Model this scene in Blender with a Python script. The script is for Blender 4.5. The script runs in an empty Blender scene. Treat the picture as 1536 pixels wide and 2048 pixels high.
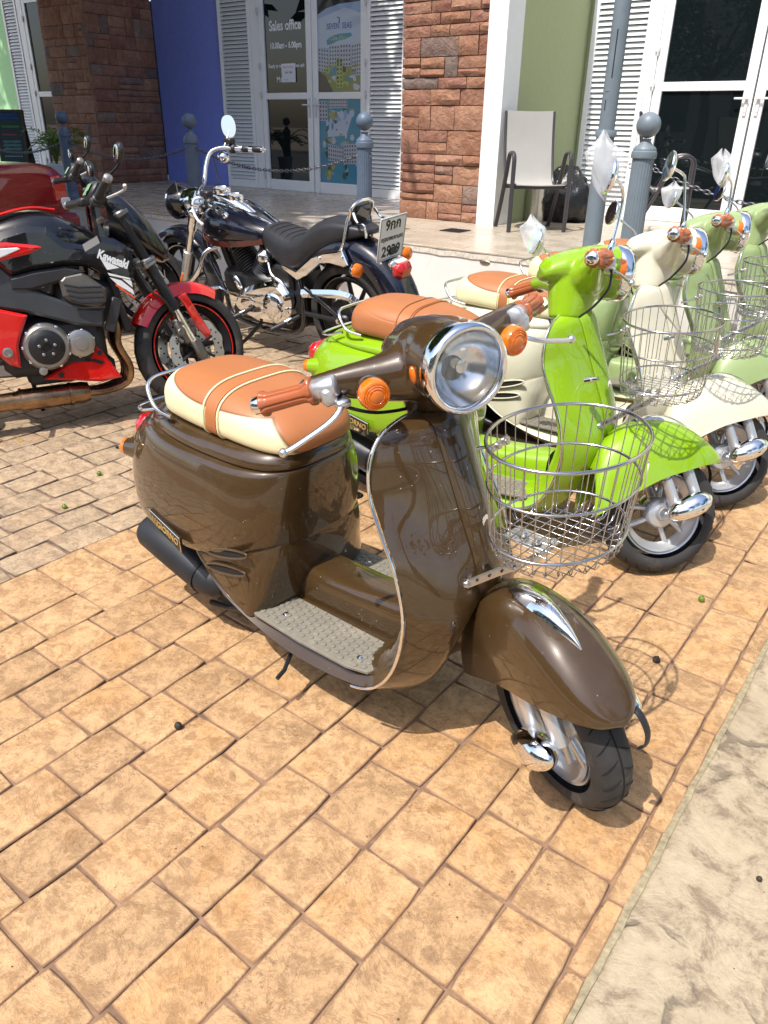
import bpy, bmesh, math, random
import numpy as np
from mathutils import Vector, Matrix
sc = bpy.context.scene
COL = sc.collection
rad = math.radians
# ------------------------------------------------------------------ camera
FPX, PITCH, ROLL, CAMH, YAW = 1521.0, rad(27.0), 0.016, 1.35, rad(37.1)
def _ray(u, v):
    du, dv = u, v
    uu = du*math.cos(ROLL)+dv*math.sin(ROLL); vv = -du*math.sin(ROLL)+dv*math.cos(ROLL)
    X = uu; Y = FPX*math.cos(PITCH)-vv*math.sin(PITCH); Z = -FPX*math.sin(PITCH)-vv*math.cos(PITCH)
    return Vector((math.cos(YAW)*X-math.sin(YAW)*Y, math.sin(YAW)*X+math.cos(YAW)*Y, Z))
_f = _ray(0, 0); _r = (_ray(1, 0)-_f).normalized(); _u = -(_ray(0, 1)-_f).normalized(); _f.normalize()
cd = bpy.data.cameras.new('camera'); cam = bpy.data.objects.new('camera', cd); COL.objects.link(cam)
cam.matrix_world = Matrix(((_r.x, _u.x, -_f.x, 0), (_r.y, _u.y, -_f.y, 0), (_r.z, _u.z, -_f.z, CAMH), (0, 0, 0, 1)))
cd.sensor_fit = 'VERTICAL'; cd.sensor_height = 36; cd.lens = FPX/2048*36; cd.clip_end = 2000; cd.clip_start = .02
sc.camera = cam
sc.render.resolution_x = 768; sc.render.resolution_y = 1024
# ------------------------------------------------------------------ world, sun, exposure
W = bpy.data.worlds.new('World'); sc.world = W; W.use_nodes = True
nt = W.node_tree; bg = nt.nodes['Background']
sky = nt.nodes.new('ShaderNodeTexSky'); sky.sky_type = 'NISHITA'; sky.sun_disc = False
SUND = Vector((-0.05, -0.575, 1)).normalized()
sky.sun_elevation = math.asin(SUND.z); sky.sun_rotation = math.atan2(SUND.x, SUND.y)
sky.air_density = 1.0; sky.dust_density = 2.5; sky.ozone_density = 1.0
nt.links.new(sky.outputs[0], bg.inputs[0]); bg.inputs[1].default_value = 0.15
sl = bpy.data.lights.new('sun', 'SUN'); sl.energy = 3.3; sl.angle = rad(.53); sl.color = (1, .955, .88)
so = bpy.data.objects.new('sun', sl); COL.objects.link(so)
so.rotation_euler = SUND.to_track_quat('Z', 'Y').to_euler(); so.location = (0, -5, 10)
sc.view_settings.view_transform = 'Standard'; sc.view_settings.look = 'None'
sc.view_settings.exposure = 0.88; sc.view_settings.gamma = 1; sc.view_settings.use_curve_mapping = False
sc.render.engine = 'CYCLES'
# ------------------------------------------------------------------ materials
def nd(t, ty, **k):
    n = t.nodes.new(ty)
    for a, b in k.items(): setattr(n, a, b)
    return n
def ramp(t, src, stops):
    r = nd(t, 'ShaderNodeValToRGB'); e = r.color_ramp.elements
    while len(e) > 1: e.remove(e[0])
    e[0].position = stops[0][0]; e[0].color = (*stops[0][1], 1)
    for p, c in stops[1:]:
        q = e.new(p); q.color = (*c, 1)
    t.links.new(src, r.inputs[0]); return r.outputs[0]
def g1(v): return (v, v, v)
def noise(t, vec, sc_, det=4, rough=.5, dist=0):
    n = nd(t, 'ShaderNodeTexNoise'); n.inputs['Scale'].default_value = sc_; n.inputs['Detail'].default_value = det
    n.inputs['Roughness'].default_value = rough; n.inputs['Distortion'].default_value = dist
    t.links.new(vec, n.inputs['Vector']); return n.outputs['Fac']
def mix(t, fac, a, b, mode='MIX'):
    m = nd(t, 'ShaderNodeMix', data_type='RGBA', blend_type=mode)
    for s, v in ((m.inputs[0], fac), (m.inputs[6], a), (m.inputs[7], b)):
        if hasattr(v, 'is_linked'): t.links.new(v, s)
        elif isinstance(v, (int, float)): s.default_value = v
        else: s.default_value = (*v, 1)
    return m.outputs[2]
def mth(t, op, a, b=0.):
    m = nd(t, 'ShaderNodeMath', operation=op)
    for s, v in ((m.inputs[0], a), (m.inputs[1], b)):
        if hasattr(v, 'is_linked'): t.links.new(v, s)
        else: s.default_value = v
    return m.outputs[0]
def bump(t, h, st, dist=.01, nrm=None):
    b = nd(t, 'ShaderNodeBump'); b.inputs['Strength'].default_value = st; b.inputs['Distance'].default_value = dist
    t.links.new(h, b.inputs['Height'])
    if nrm is not None: t.links.new(nrm, b.inputs['Normal'])
    return b.outputs[0]
def mat(name, col, rough=.5, metal=0., coat=0., coatr=.03, vary=0., vscale=8., bmp=0., bscale=60., rvar=0., spec=.5, trans=0., alpha=1., emit=0., ior=1.45, coords='Object', bdist=.002, dirt=None):
    m = bpy.data.materials.new(name); m.use_nodes = True; t = m.node_tree; p = t.nodes['Principled BSDF']
    I = p.inputs; I['Base Color'].default_value = (*col, 1); I['Roughness'].default_value = rough; I['Metallic'].default_value = metal
    I['Coat Weight'].default_value = coat; I['Coat Roughness'].default_value = coatr; I['Specular IOR Level'].default_value = spec
    I['Transmission Weight'].default_value = trans; I['Alpha'].default_value = alpha; I['IOR'].default_value = ior
    tc = nd(t, 'ShaderNodeTexCoord').outputs[coords]
    c = None
    if vary:
        n = noise(t, tc, vscale, 6, .6)
        lo = tuple(max(0, x*(1-vary)) for x in col); hi = tuple(min(1, x*(1+vary)) for x in col)
        c = ramp(t, n, [(.3, lo), (.7, hi)])
    if dirt:
        n2 = noise(t, tc, dirt[1], 8, .7); f = ramp(t, n2, [(dirt[2], g1(0)), (dirt[2]+.12, g1(dirt[3]))])
        c = mix(t, f, c if c is not None else col, dirt[0])
    if c is not None: t.links.new(c, I['Base Color'])
    if rvar:
        n = noise(t, tc, vscale*1.7, 5, .6); t.links.new(ramp(t, n, [(.3, g1(max(.02, rough-rvar))), (.7, g1(min(1, rough+rvar)))]), I['Roughness'])
    if bmp: t.links.new(bump(t, noise(t, tc, bscale, 6, .6), bmp, bdist), I['Normal'])
    if emit: I['Emission Color'].default_value = (*col, 1); I['Emission Strength'].default_value = emit
    return m
def paint(name, col, rough=.3, metal=0.):
    # gloss lacquer with dust specks and faint orange peel
    m = bpy.data.materials.new(name); m.use_nodes = True; t = m.node_tree; p = t.nodes['Principled BSDF']; I = p.inputs
    tc = nd(t, 'ShaderNodeTexCoord').outputs['Object']
    v = nd(t, 'ShaderNodeTexVoronoi'); v.inputs['Scale'].default_value = 55; t.links.new(tc, v.inputs['Vector'])
    sp = ramp(t, v.outputs['Distance'], [(.05, g1(1)), (.085, g1(0))])
    sel = ramp(t, noise(t, tc, 9, 2), [(.5, g1(0)), (.62, g1(.8))])
    du = ramp(t, noise(t, tc, 5, 9, .75), [(.5, g1(0)), (.85, g1(.06))])
    c = mix(t, mth(t, 'MULTIPLY', sp, sel), col, (.5, .46, .4)); c = mix(t, du, c, (.42, .37, .3))
    t.links.new(c, I['Base Color']); I['Roughness'].default_value = rough; I['Metallic'].default_value = metal
    I['Coat Weight'].default_value = 1; I['Coat Roughness'].default_value = .035; I['Coat IOR'].default_value = 1.55; I['Specular IOR Level'].default_value = .15
    t.links.new(ramp(t, noise(t, tc, 14, 8, .7), [(.4, g1(.008)), (.8, g1(.035))]), I['Coat Roughness'])
    t.links.new(bump(t, noise(t, tc, 30, 2), .04, .002), I['Coat Normal'])
    return m
# ------------------------------------------------------------------ mesh helpers
A = np.array
def unit(v): v = np.asarray(v, float); return v/(np.linalg.norm(v)+1e-12)
def frame(ax):
    ax = unit(ax); h = A([0, 0, 1.]) if abs(ax[2]) < .9 else A([1., 0, 0]); u = unit(np.cross(h, ax)); return u, np.cross(ax, u), ax
def spl(P, n, closed=False):
    P = np.asarray(P, float)
    if closed: Q = np.vstack([P[-1:], P, P[:2]]); m = len(P)
    else: Q = np.vstack([2*P[:1]-P[1:2], P, 2*P[-1:]-P[-2:-1]]); m = len(P)-1
    o = []
    for s in np.linspace(0, m, n, endpoint=not closed):
        i = min(int(s), m-1); t = s-i; a, b, c, d = Q[i], Q[i+1], Q[i+2], Q[i+3]
        o.append(.5*((2*b)+(c-a)*t+(2*a-5*b+4*c-d)*t*t+(3*b-a-3*c+d)*t**3))
    return A(o)
class M:
    def __init__(s): s.v = []; s.f = []; s.mi = []; s.e = None
    def add(s, vs, fs, mi=0):
        o = len(s.v); s.v += [tuple(map(float, p)) for p in vs]; s.f += [tuple(i+o for i in q) for q in fs]; s.mi += [mi]*len(fs); return s
    def box(s, c, d, R=None, ch=0., mi=0):
        d = A(d, float)/2; ch = min(ch, min(d)*.9); V = []; F = []
        if ch <= 0:
            V = [A([x, y, z])*d for x in (-1, 1) for y in (-1, 1) for z in (-1, 1)]
            F = [(0, 1, 3, 2), (4, 6, 7, 5), (0, 4, 5, 1), (2, 3, 7, 6), (0, 2, 6, 4), (1, 5, 7, 3)]
        else:
            ix = {}
            for x in (-1, 1):
                for y in (-1, 1):
                    for z in (-1, 1):
                        for a in range(3):
                            p = A([x, y, z], float)*(d-ch); p[a] = A([x, y, z])[a]*d[a]; ix[(x, y, z, a)] = len(V); V.append(p)
            for a in range(3):
                b, c_ = (a+1) % 3, (a+2) % 3
                for sg in (-1, 1):
                    q = []
                    for i, j in ((-1, -1), (1, -1), (1, 1), (-1, 1)):
                        k = [0, 0, 0]; k[a] = sg; k[b] = i; k[c_] = j; q.append(ix[(*k, a)])
                    F.append(tuple(q if sg > 0 else q[::-1]))
                for i in (-1, 1):
                    for j in (-1, 1):
                        k0 = [0]*3; k1 = [0]*3; k0[a] = -1; k1[a] = 1; k0[b] = k1[b] = i; k0[c_] = k1[c_] = j
                        q = [ix[(*k0, b)], ix[(*k1, b)], ix[(*k1, c_)], ix[(*k0, c_)]]; F.append(tuple(q if i*j > 0 else q[::-1]))
            for x in (-1, 1):
                for y in (-1, 1):
                    for z in (-1, 1):
                        q = [ix[(x, y, z, a)] for a in range(3)]; F.append(tuple(q if x*y*z > 0 else q[::-1]))
        V = A(V)
        if R is not None: V = V@A(R).T
        return s.add(V+A(c), F, mi)
    def rings(s, R, closed=True, cap=True, mi=0):
        n = len(R[0]); V = [p for r in R for p in r]; F = []
        for i in range(len(R)-1):
            for j in range(n if closed else n-1):
                k = (j+1) % n; F.append((i*n+j, i*n+k, (i+1)*n+k, (i+1)*n+j))
        if cap and closed: F.append(tuple(range(n))[::-1]); F.append(tuple((len(R)-1)*n+j for j in range(n)))
        return s.add(V, F, mi)
    def tube(s, P, r, n=8, closed=False, ry=None, cap=True, mi=0, up=None):
        P = np.asarray(P, float); m = len(P); r = np.broadcast_to(r, (m,)); R = []; prev = None
        for i in range(m):
            if closed: t = P[(i+1) % m]-P[i-1]
            else: t = P[min(i+1, m-1)]-P[max(i-1, 0)]
            t = unit(t)
            if prev is None:
                u, v, _ = frame(t)
                if up is not None: v = unit(A(up)-t*np.dot(A(up), t)); u = np.cross(v, t)
            else:
                u = unit(prev-t*np.dot(prev, t)); v = np.cross(t, u)
            prev = u; b = r[i] if ry is None else (ry if np.isscalar(ry) else ry[i])
            R.append([P[i]+u*r[i]*math.cos(a)+v*b*math.sin(a) for a in np.linspace(0, 2*math.pi, n, endpoint=False)])
        if closed: R.append(R[0]); s.rings(R, True, False, mi)
        else: s.rings(R, True, cap, mi)
        return s
    def lathe(s, prof, o, ax, n=24, cap=True, mi=0, ribs=None):
        u, v, w = frame(ax); o = A(o, float); R = []
        for r, t in prof:
            R.append([o+w*t+(u*math.cos(a)+v*math.sin(a))*(r*(1 if ribs is None else 1-ribs[1]*max(0, math.cos(a*ribs[0]))**8)) for a in np.linspace(0, 2*math.pi, n, endpoint=False)])
        return s.rings(R, True, cap, mi)
    def cyl(s, a, b, r, r2=None, n=12, mi=0, ch=0):
        a = A(a, float); b = A(b, float); L = np.linalg.norm(b-a); r2 = r if r2 is None else r2
        pr = [(r, 0), (r2, L)] if not ch else [(r-ch, 0), (r, ch), (r2, L-ch), (r2-ch, L)]
        return s.lathe(pr, a, b-a, n, True, mi)
    def ell(s, c, rr, R=None, n=14, m=9, mi=0, e=1.):
        V = []; c = A(c, float); rr = A(rr, float); f = lambda q: math.copysign(abs(q)**e, q); Rg = []
        for i in range(m+1):
            p = -math.pi/2+math.pi*i/m; k = []
            for j in range(n):
                q = 2*math.pi*j/n; w = A([f(math.cos(p))*f(math.cos(q)), f(math.cos(p))*f(math.sin(q)), f(math.sin(p))])*rr
                if R is not None: w = A(R)@w
                k.append(c+w)
            Rg.append(k)
        return s.rings(Rg, True, False, mi)
    def prism(s, P, d, ax=1, ch=0., mi=0):
        # polygon P (2d) extruded along axis ax from d[0] to d[1], far face chamfered (d[1] side)
        P = np.asarray(P, float); n = len(P); c = P.mean(0)
        def to(q, t): r = list(q); r.insert(ax, t); return r
        def off(k):
            O = []
            for i in range(n):
                a, b, c2 = P[i-1], P[i], P[(i+1) % n]; e1 = unit(b-a); e2 = unit(c2-b); n1 = A([-e1[1], e1[0]]); n2 = A([-e2[1], e2[0]])
                m = n1+n2; m = m/max(.35, (1+n1@n2)); O.append(b+m*k*sg)
            return A(O)
        area = sum(P[i-1][0]*P[i][1]-P[i][0]*P[i-1][1] for i in range(n)); sg = 1 if area > 0 else -1
        L = [[to(q, d[0]) for q in P]]
        if ch:
            w = (d[1]-d[0]); cz = math.copysign(min(ch, abs(w)*.8), w)
            L.append([to(q, d[1]-cz) for q in P]); L.append([to(q, d[1]) for q in off(ch)])
        else: L.append([to(q, d[1]) for q in P])
        return s.rings(L, True, True, mi)
    def xf(s, fn): s.v = [tuple(fn(A(p))) for p in s.v]; return s
    def mirror(s):   # adds the y mirrored copy
        o = len(s.v); s.v += [(x, -y, z) for x, y, z in s.v[:]]; s.f += [tuple(i+o for i in q)[::-1] for q in s.f[:]]; s.mi += s.mi[:]; return s
def meshdata(name, b, mats, ang=38, smooth=True):
    me = bpy.data.meshes.new(name); me.from_pydata(b.v, [], b.f)
    for m in (mats if isinstance(mats, (list, tuple)) else [mats]): me.materials.append(m)
    bm = bmesh.new(); bm.from_mesh(me)
    bmesh.ops.remove_doubles(bm, verts=bm.verts, dist=1e-5)
    bm.faces.ensure_lookup_table()
    bmesh.ops.recalc_face_normals(bm, faces=bm.faces)
    if smooth:
        th = rad(ang)
        for f in bm.faces: f.smooth = True
        for e in bm.edges:
            if len(e.link_faces) == 2:
                if e.calc_face_angle(0) > th: e.smooth = False
            else: e.smooth = False
    if any(b.mi) and len(bm.faces) == len(b.mi): pass
    bm.to_mesh(me); bm.free()
    if any(b.mi) and len(me.polygons) == len(b.mi): me.polygons.foreach_set('material_index', b.mi)
    return me
def obj(name, b, mats, parent=None, ang=38, smooth=True, xf=None, label=None):
    if xf is not None: b.xf(xf)
    me = b if isinstance(b, bpy.types.Mesh) else meshdata(name, b, mats, ang, smooth)
    o = bpy.data.objects.new(name, me); COL.objects.link(o); o.parent = parent
    if label: o['label'] = label
    return o
def thing(name, label, cat, loc=(0, 0, 0), rot=(0, 0, 0), group=None):
    o = bpy.data.objects.new(name, None); COL.objects.link(o); o.location = loc; o.rotation_euler = rot
    o['label'] = label; o['category'] = cat; o.empty_display_size = .1
    if group: o['group'] = group
    return o
def tag(o, label, cat, group=None):
    o['label'] = label; o['category'] = cat
    if group: o['group'] = group
    return o
def struct(o): o['kind'] = 'structure'; return o
def stuff(o): o['kind'] = 'stuff'; return o
def organic(o, vox=.006, sm=6):
    r = o.modifiers.new('r', 'REMESH'); r.mode = 'VOXEL'; r.voxel_size = vox; r.use_smooth_shade = True
    s = o.modifiers.new('s', 'SMOOTH'); s.factor = .6; s.iterations = sm
    return o
def text(name, s, size, m, parent, o, right, up, ext=.0004, align='CENTER', off=0., sx=1., sp=1.):
    cu = bpy.data.curves.new(name, 'FONT'); cu.body = s; cu.size = size; cu.align_x = align; cu.align_y = 'CENTER'; cu.extrude = ext; cu.offset = off; cu.resolution_u = 3; cu.space_character = sp
    t = bpy.data.objects.new(name, cu); COL.objects.link(t)
    me = bpy.data.meshes.new_from_object(t.evaluated_get(bpy.context.evaluated_depsgraph_get())); bpy.data.objects.remove(t)
    me.materials.clear(); me.materials.append(m)
    r = unit(right); u = unit(up); n = np.cross(r, u)
    for v in me.vertices:
        p = A(o, float)+r*v.co.x*sx+u*v.co.y+n*v.co.z; v.co = Vector(p)
    ob = bpy.data.objects.new(name, me); COL.objects.link(ob); ob.parent = parent; return ob
def R3(ax, a): return A(Matrix.Rotation(a, 3, ax))
# ------------------------------------------------------------------ pavement of stamped pavers
rnd = random.Random(7)
def paver_mat(name, base, dark, orange, stain, jc, grey=False):
    m = bpy.data.materials.new(name); m.use_nodes = True; t = m.node_tree; p = t.nodes['Principled BSDF']; I = p.inputs
    g = nd(t, 'ShaderNodeNewGeometry'); pos = g.outputs['Position']
    n1 = noise(t, pos, 17, 15, .86, .25); n2 = noise(t, pos, 2.6, 12, .78, .6); n3 = noise(t, pos, 75, 8, .8); n4 = noise(t, pos, 1.1, 4, .55)
    c = ramp(t, n1, [(.43, dark), (.475, tuple(x*.8 for x in base)), (.505, base), (.57, tuple(min(1, x*1.18) for x in base))])
    oi = nd(t, 'ShaderNodeObjectInfo')
    rnd_ = mth(t, 'ADD', oi.outputs['Random'], g.outputs['Random Per Island']); rnd_ = mth(t, 'FRACT', rnd_)
    of = ramp(t, mth(t, 'ADD', mth(t, 'MULTIPLY', n2, .8), mth(t, 'MULTIPLY', rnd_, .10)), [(.46, g1(0)), (.58, g1(.75))])
    org_ = ramp(t, n1, [(.43, tuple(x*.62 for x in orange)), (.49, tuple(x*.9 for x in orange)), (.53, orange), (.6, tuple(min(1, x*1.2) for x in orange))])
    c = mix(t, of, c, org_)
    sp = ramp(t, n3, [(.40, g1(.8)), (.455, g1(0))]); sel = ramp(t, noise(t, pos, 6.5, 5, .6), [(.42, g1(0)), (.6, g1(1))])
    c = mix(t, mth(t, 'MULTIPLY', sp, sel), c, stain)
    # oil and water spots of their own shape
    v = nd(t, 'ShaderNodeTexVoronoi'); v.inputs['Scale'].default_value = 7; v.inputs['Randomness'].default_value = 1
    wp = nd(t, 'ShaderNodeVectorMath', operation='ADD'); t.links.new(pos, wp.inputs[0])
    nv = nd(t, 'ShaderNodeTexNoise'); nv.inputs['Scale'].default_value = 25; t.links.new(pos, nv.inputs['Vector'])
    sc3 = nd(t, 'ShaderNodeVectorMath', operation='SCALE'); sc3.inputs['Scale'].default_value = .035; t.links.new(nv.outputs['Color'], sc3.inputs[0]); t.links.new(sc3.outputs[0], wp.inputs[1])
    t.links.new(wp.outputs[0], v.inputs['Vector'])
    so_ = ramp(t, v.outputs['Distance'], [(.10, g1(.5)), (.125, g1(0))]); s2 = nd(t, 'ShaderNodeSeparateColor'); t.links.new(v.outputs['Color'], s2.inputs[0])
    c = mix(t, mth(t, 'MULTIPLY', so_, ramp(t, s2.outputs[0], [(.35, g1(0)), (.36, g1(1))])), c, stain)
    # ghost smears of scale
    sm = ramp(t, noise(t, pos, 14, 10, .8, 1.5), [(.55, g1(0)), (.60, g1(.6))]); c = mix(t, sm, c, tuple(x*.66 for x in orange))
    at_ = nd(t, 'ShaderNodeAttribute', attribute_name='edge')
    ef = mth(t, 'MULTIPLY', at_.outputs['Fac'], ramp(t, noise(t, pos, 18, 5, .6), [(.25, g1(.35)), (.6, g1(1))]))
    c = mix(t, ef, c, jc)
    hv = nd(t, 'ShaderNodeHueSaturation'); t.links.new(c, hv.inputs['Color'])
    t.links.new(ramp(t, rnd_, [(0, g1(.86)), (.5, g1(1.)), (1, g1(1.06))]), hv.inputs['Value']); c = hv.outputs[0]
    t.links.new(c, I['Base Color']); I['Roughness'].default_value = .62; I['Specular IOR Level'].default_value = .35
    h = mth(t, 'ADD', mth(t, 'MULTIPLY', noise(t, pos, 7, 10, .68, 1.2), 1.9), mth(t, 'MULTIPLY', noise(t, pos, 60, 8, .75), .4))
    t.links.new(bump(t, h, .55, .012), I['Normal'])
    return m
P_OR = paver_mat('paver_orange', (.44, .272, .138), (.31, .182, .088), (.41, .215, .082), (.17, .10, .055), (.26, .15, .085))
P_GR = paver_mat('paver_grey', (.36, .265, .17), (.25, .175, .115), (.32, .205, .12), (.12, .085, .06), (.085, .06, .048))
JOINT = mat('joint_grout', (.20, .12, .075), .9, vary=.5, vscale=20, bmp=.6, bscale=90)
def paver_geo(b, x0, x1, y0, y1, E, dz=0., full=True):
    # outline jittered like stamped slate, chamfered; E collects the edge weight per vertex
    j = .0035; cx, cy = (x0+x1)/2, (y0+y1)/2; w, h = x1-x0, y1-y0
    pts = []
    nx, ny = (3, 4) if full else (1, 1)
    def side(ax, ay, bx, by, n):
        for i in range(n):
            f = i/n; pts.append((ax+(bx-ax)*f, ay+(by-ay)*f, i == 0))
    side(x0, y0, x1, y0, nx); side(x1, y0, x1, y1, ny); side(x1, y1, x0, y1, nx); side(x0, y1, x0, y0, ny)
    O = []; tx, ty = rnd.uniform(-.003, .003), rnd.uniform(-.003, .003)
    for px, py, c in pts:
        k = rnd.uniform(.0015, .005) if c else rnd.uniform(-.0008, j*.6)
        dx, dy = cx-px, cy-py; L = math.hypot(dx/w, dy/h)
        O.append((px+math.copysign(min(abs(dx), k), dx) if abs(abs(dx)-w/2) < 1e-6 or c else px, py+math.copysign(min(abs(dy), k), dy) if abs(abs(dy)-h/2) < 1e-6 or c else py))
    n = len(O); o = len(b.v)
    def ring(ins, z):
        R = []
        for px, py in O:
            fx = (w/2-ins)/(w/2); fy = (h/2-ins)/(h/2)
            X, Y = cx+(px-cx)*fx, cy+(py-cy)*fy; R.append((X, Y, z+dz+tx*(X-cx)/w*2+ty*(Y-cy)/h*2))
        return R
    rings_ = [ring(0, -.005), ring(.0009, -.002), ring(.0018, -.0003), ring(.0052, 0)] if full else [ring(0, -.008), ring(.0025, -.0005), ring(.008, 0)]
    W_ = [1, 1, .85, 0] if full else [1, .85, 0]
    V = [p for r in rings_ for p in r]; F = []
    for i in range(len(rings_)-1):
        for q in range(n): F.append((i*n+q, i*n+(q+1) % n, (i+1)*n+(q+1) % n, (i+1)*n+q))
    F.append(tuple((len(rings_)-1)*n+q for q in range(n)))
    b.add(V, F); E += [wv for wv, r in zip(W_, rings_) for _ in r]
def paver_mesh(b, E, name, m, origin=None):
    me = bpy.data.meshes.new(name)
    v = b.v if origin is None else [(x-origin[0], y-origin[1], z) for x, y, z in b.v]
    me.from_pydata(v, [], b.f); me.materials.append(m)
    a = me.attributes.new('edge', 'FLOAT', 'POINT'); a.data.foreach_set('value', E)
    me.polygons.foreach_set('use_smooth', [True]*len(me.polygons)); return me
ground = struct(obj('ground', M().box((-10, 20, -.08), (400, 400, .1)), mat('ground_soil', (.3, .24, .17), .9, vary=.3, vscale=1)))
pave = struct(obj('pavement', M().box((-7.2, 2.0, -.021), (14.0, 5.98, .03)), JOINT))
KN = {-.24: [.887, 1.067, 1.285, 1.449, 1.66, 1.86, 2.03], -.39: [.72, .933, 1.10, 1.316, 1.495, 1.715, 1.872], -.537: [.47, .667, .862, 1.068, 1.262], -.687: [.34, .54, .673, .86, 1.063], -.83: [.32, .543, .712, .924], -.978: [.303, .467, .69, .856], -1.125: [.36, .533, .70, .914], -1.272: [.33, .575, .748, .91], -1.42: [.5, .70, .88]}
cols = [-.20, -.243, -.39, -.537, -.687, -.832, -.978, -1.125, -1.272]
x = -1.272
while x > -2.1: x -= .147; cols.append(x)
cols[-1] = -2.255
x = -2.255
gcols = [x]
while x > -14: x -= .147; gcols.append(x)
cells = []
def fill(x1, x0, known, y_lo, y_hi, grey):
    ys = list(known) if known else [y_lo+rnd.uniform(0, .2)]
    while ys[0] > y_lo: ys.insert(0, ys[0]-rnd.uniform(.175, .225))
    while ys[-1] < y_hi: ys.append(ys[-1]+rnd.uniform(.175, .225))
    for a, b in zip(ys, ys[1:]): cells.append((x0, x1, a, min(b, 4.985), grey))
off = 0
for i in range(len(cols)-1):
    kn = None
    for k, v in KN.items():
        if abs(k-cols[i]) < .012 or (i == 0 and k == -.24): kn = v; break
    if i == 0: kn = KN[-.24]
    elif i == 1: kn = KN[-.39]
    fill(cols[i], cols[i+1], kn, .15 if i else .15, 4.95, False)
for i in range(len(gcols)-1): fill(gcols[i], gcols[i+1], None, .1, 4.95, True)
def seen(c):
    X, Y = (c[0]+c[1])/2, (c[2]+c[3])/2; p = Vector((X, Y, -CAMH)); d = p.dot(_f); u = p.dot(_r)/d*FPX; v = -p.dot(_u)/d*FPX
    return d, (abs(u) < 860 and abs(v) < 1150 and d > 0)
vis = sorted([(seen(c)[0], i) for i, c in enumerate(cells) if seen(c)[1]])
near = set(i for d, i in vis[:288])
bO, eO, bG, eG = M(), [], M(), []
for i, c in enumerate(cells):
    x0, x1, a, b, gr = c; g = .0003 if not gr else .0006
    if i in near:
        q = M(); e = []; paver_geo(q, x0+g, x1-g, a+g, b-g, e, rnd.uniform(-.0015, .0015)); oc = ((x0+x1)/2, (a+b)/2)
        o = bpy.data.objects.new('paver', paver_mesh(q, e, 'paver', P_GR if gr else P_OR, oc)); o.location = (*oc, 0); COL.objects.link(o); o.parent = pave
    else:
        B, Ev = (bG, eG) if gr else (bO, eO); paver_geo(B, x0+g, x1-g, a+g, b-g, Ev, rnd.uniform(-.0015, .0015), x0 > -6)
for nm, B, Ev, m_ in (('paver_field', bO, eO, P_OR), ('paver_field', bG, eG, P_GR)):
    o = bpy.data.objects.new(nm, paver_mesh(B, Ev, nm, m_)); COL.objects.link(o); o.parent = pave; stuff(o)
# cream stamped concrete strip at the right
def path_mat():
    m = bpy.data.materials.new('stamped_concrete'); m.use_nodes = True; t = m.node_tree; p = t.nodes['Principled BSDF']; I = p.inputs
    pos = nd(t, 'ShaderNodeNewGeometry').outputs['Position']
    n1 = noise(t, pos, 10, 14, .8, .4); n3 = noise(t, pos, 50, 6, .75); n2 = noise(t, pos, 2, 4, .6)
    c = ramp(t, n1, [(.42, (.20, .15, .10)), (.47, (.285, .225, .15)), (.51, (.34, .275, .185)), (.6, (.38, .31, .21))])
    c = mix(t, ramp(t, n2, [(.5, g1(0)), (.66, g1(.45))]), c, (.25, .2, .13))
    c = mix(t, mth(t, 'MULTIPLY', ramp(t, n3, [(.35, g1(.6)), (.42, g1(0))]), ramp(t, noise(t, pos, 6, 4), [(.45, g1(0)), (.6, g1(1))])), c, (.25, .18, .12))
    # broken stone joints
    wv = nd(t, 'ShaderNodeTexNoise'); wv.inputs['Scale'].default_value = 5; wv.inputs['Detail'].default_value = 5; t.links.new(pos, wv.inputs['Vector'])
    s3 = nd(t, 'ShaderNodeVectorMath', operation='SCALE'); s3.inputs['Scale'].default_value = .22; t.links.new(wv.outputs['Color'], s3.inputs[0])
    ad = nd(t, 'ShaderNodeVectorMath', operation='ADD'); t.links.new(pos, ad.inputs[0]); t.links.new(s3.outputs[0], ad.inputs[1])
    v = nd(t, 'ShaderNodeTexVoronoi', feature='DISTANCE_TO_EDGE'); v.inputs['Scale'].default_value = 2.6; t.links.new(ad.outputs[0], v.inputs['Vector'])
    cr = ramp(t, v.outputs['Distance'], [(.012, g1(1)), (.03, g1(0))]); sel = ramp(t, noise(t, pos, 4, 5, .7), [(.46, g1(0)), (.56, g1(1))])
    k = mth(t, 'MULTIPLY', cr, sel); c = mix(t, mth(t, 'MULTIPLY', k, .85), c, (.15, .115, .08))
    t.links.new(c, I['Base Color']); I['Roughness'].default_value = .7
    h = mth(t, 'SUBTRACT', mth(t, 'ADD', mth(t, 'MULTIPLY', noise(t, pos, 6, 9, .62, 1), 1.8), mth(t, 'MULTIPLY', n3, .3)), mth(t, 'MULTIPLY', k, .7))
    t.links.new(bump(t, h, .6, .012), I['Normal']); return m
pb = M(); N = 60
ys = np.linspace(-2, 4.98, 140); R_ = []
for y in ys:
    e = -.196+rnd.uniform(-.0025, .0025)
    R_.append([(e, y, -.02), (e+.001, y, -.006), (e+.006, y, -.001+rnd.uniform(-.001, .001)), (e+.03, y, .001), (.6, y, 0), (6, y, 0)])
pb.rings(R_, False, False)
struct(obj('concrete_path', pb, path_mat(), ang=60))
gv = M(); gv.rings([[(-.2045+rnd.uniform(-.0008, .0008), y, -.002), (-.198+rnd.uniform(-.002, .002), y, .0012), (-.1885+rnd.uniform(-.003, .002), y, .0022)] for y in ys], False, False)
struct(obj('path_joint', gv, mat('joint_line', (.27, .225, .14), .9, vary=.35, vscale=60, bmp=.8, bscale=150)))
gb_ = M(); rg = random.Random(12)
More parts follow.
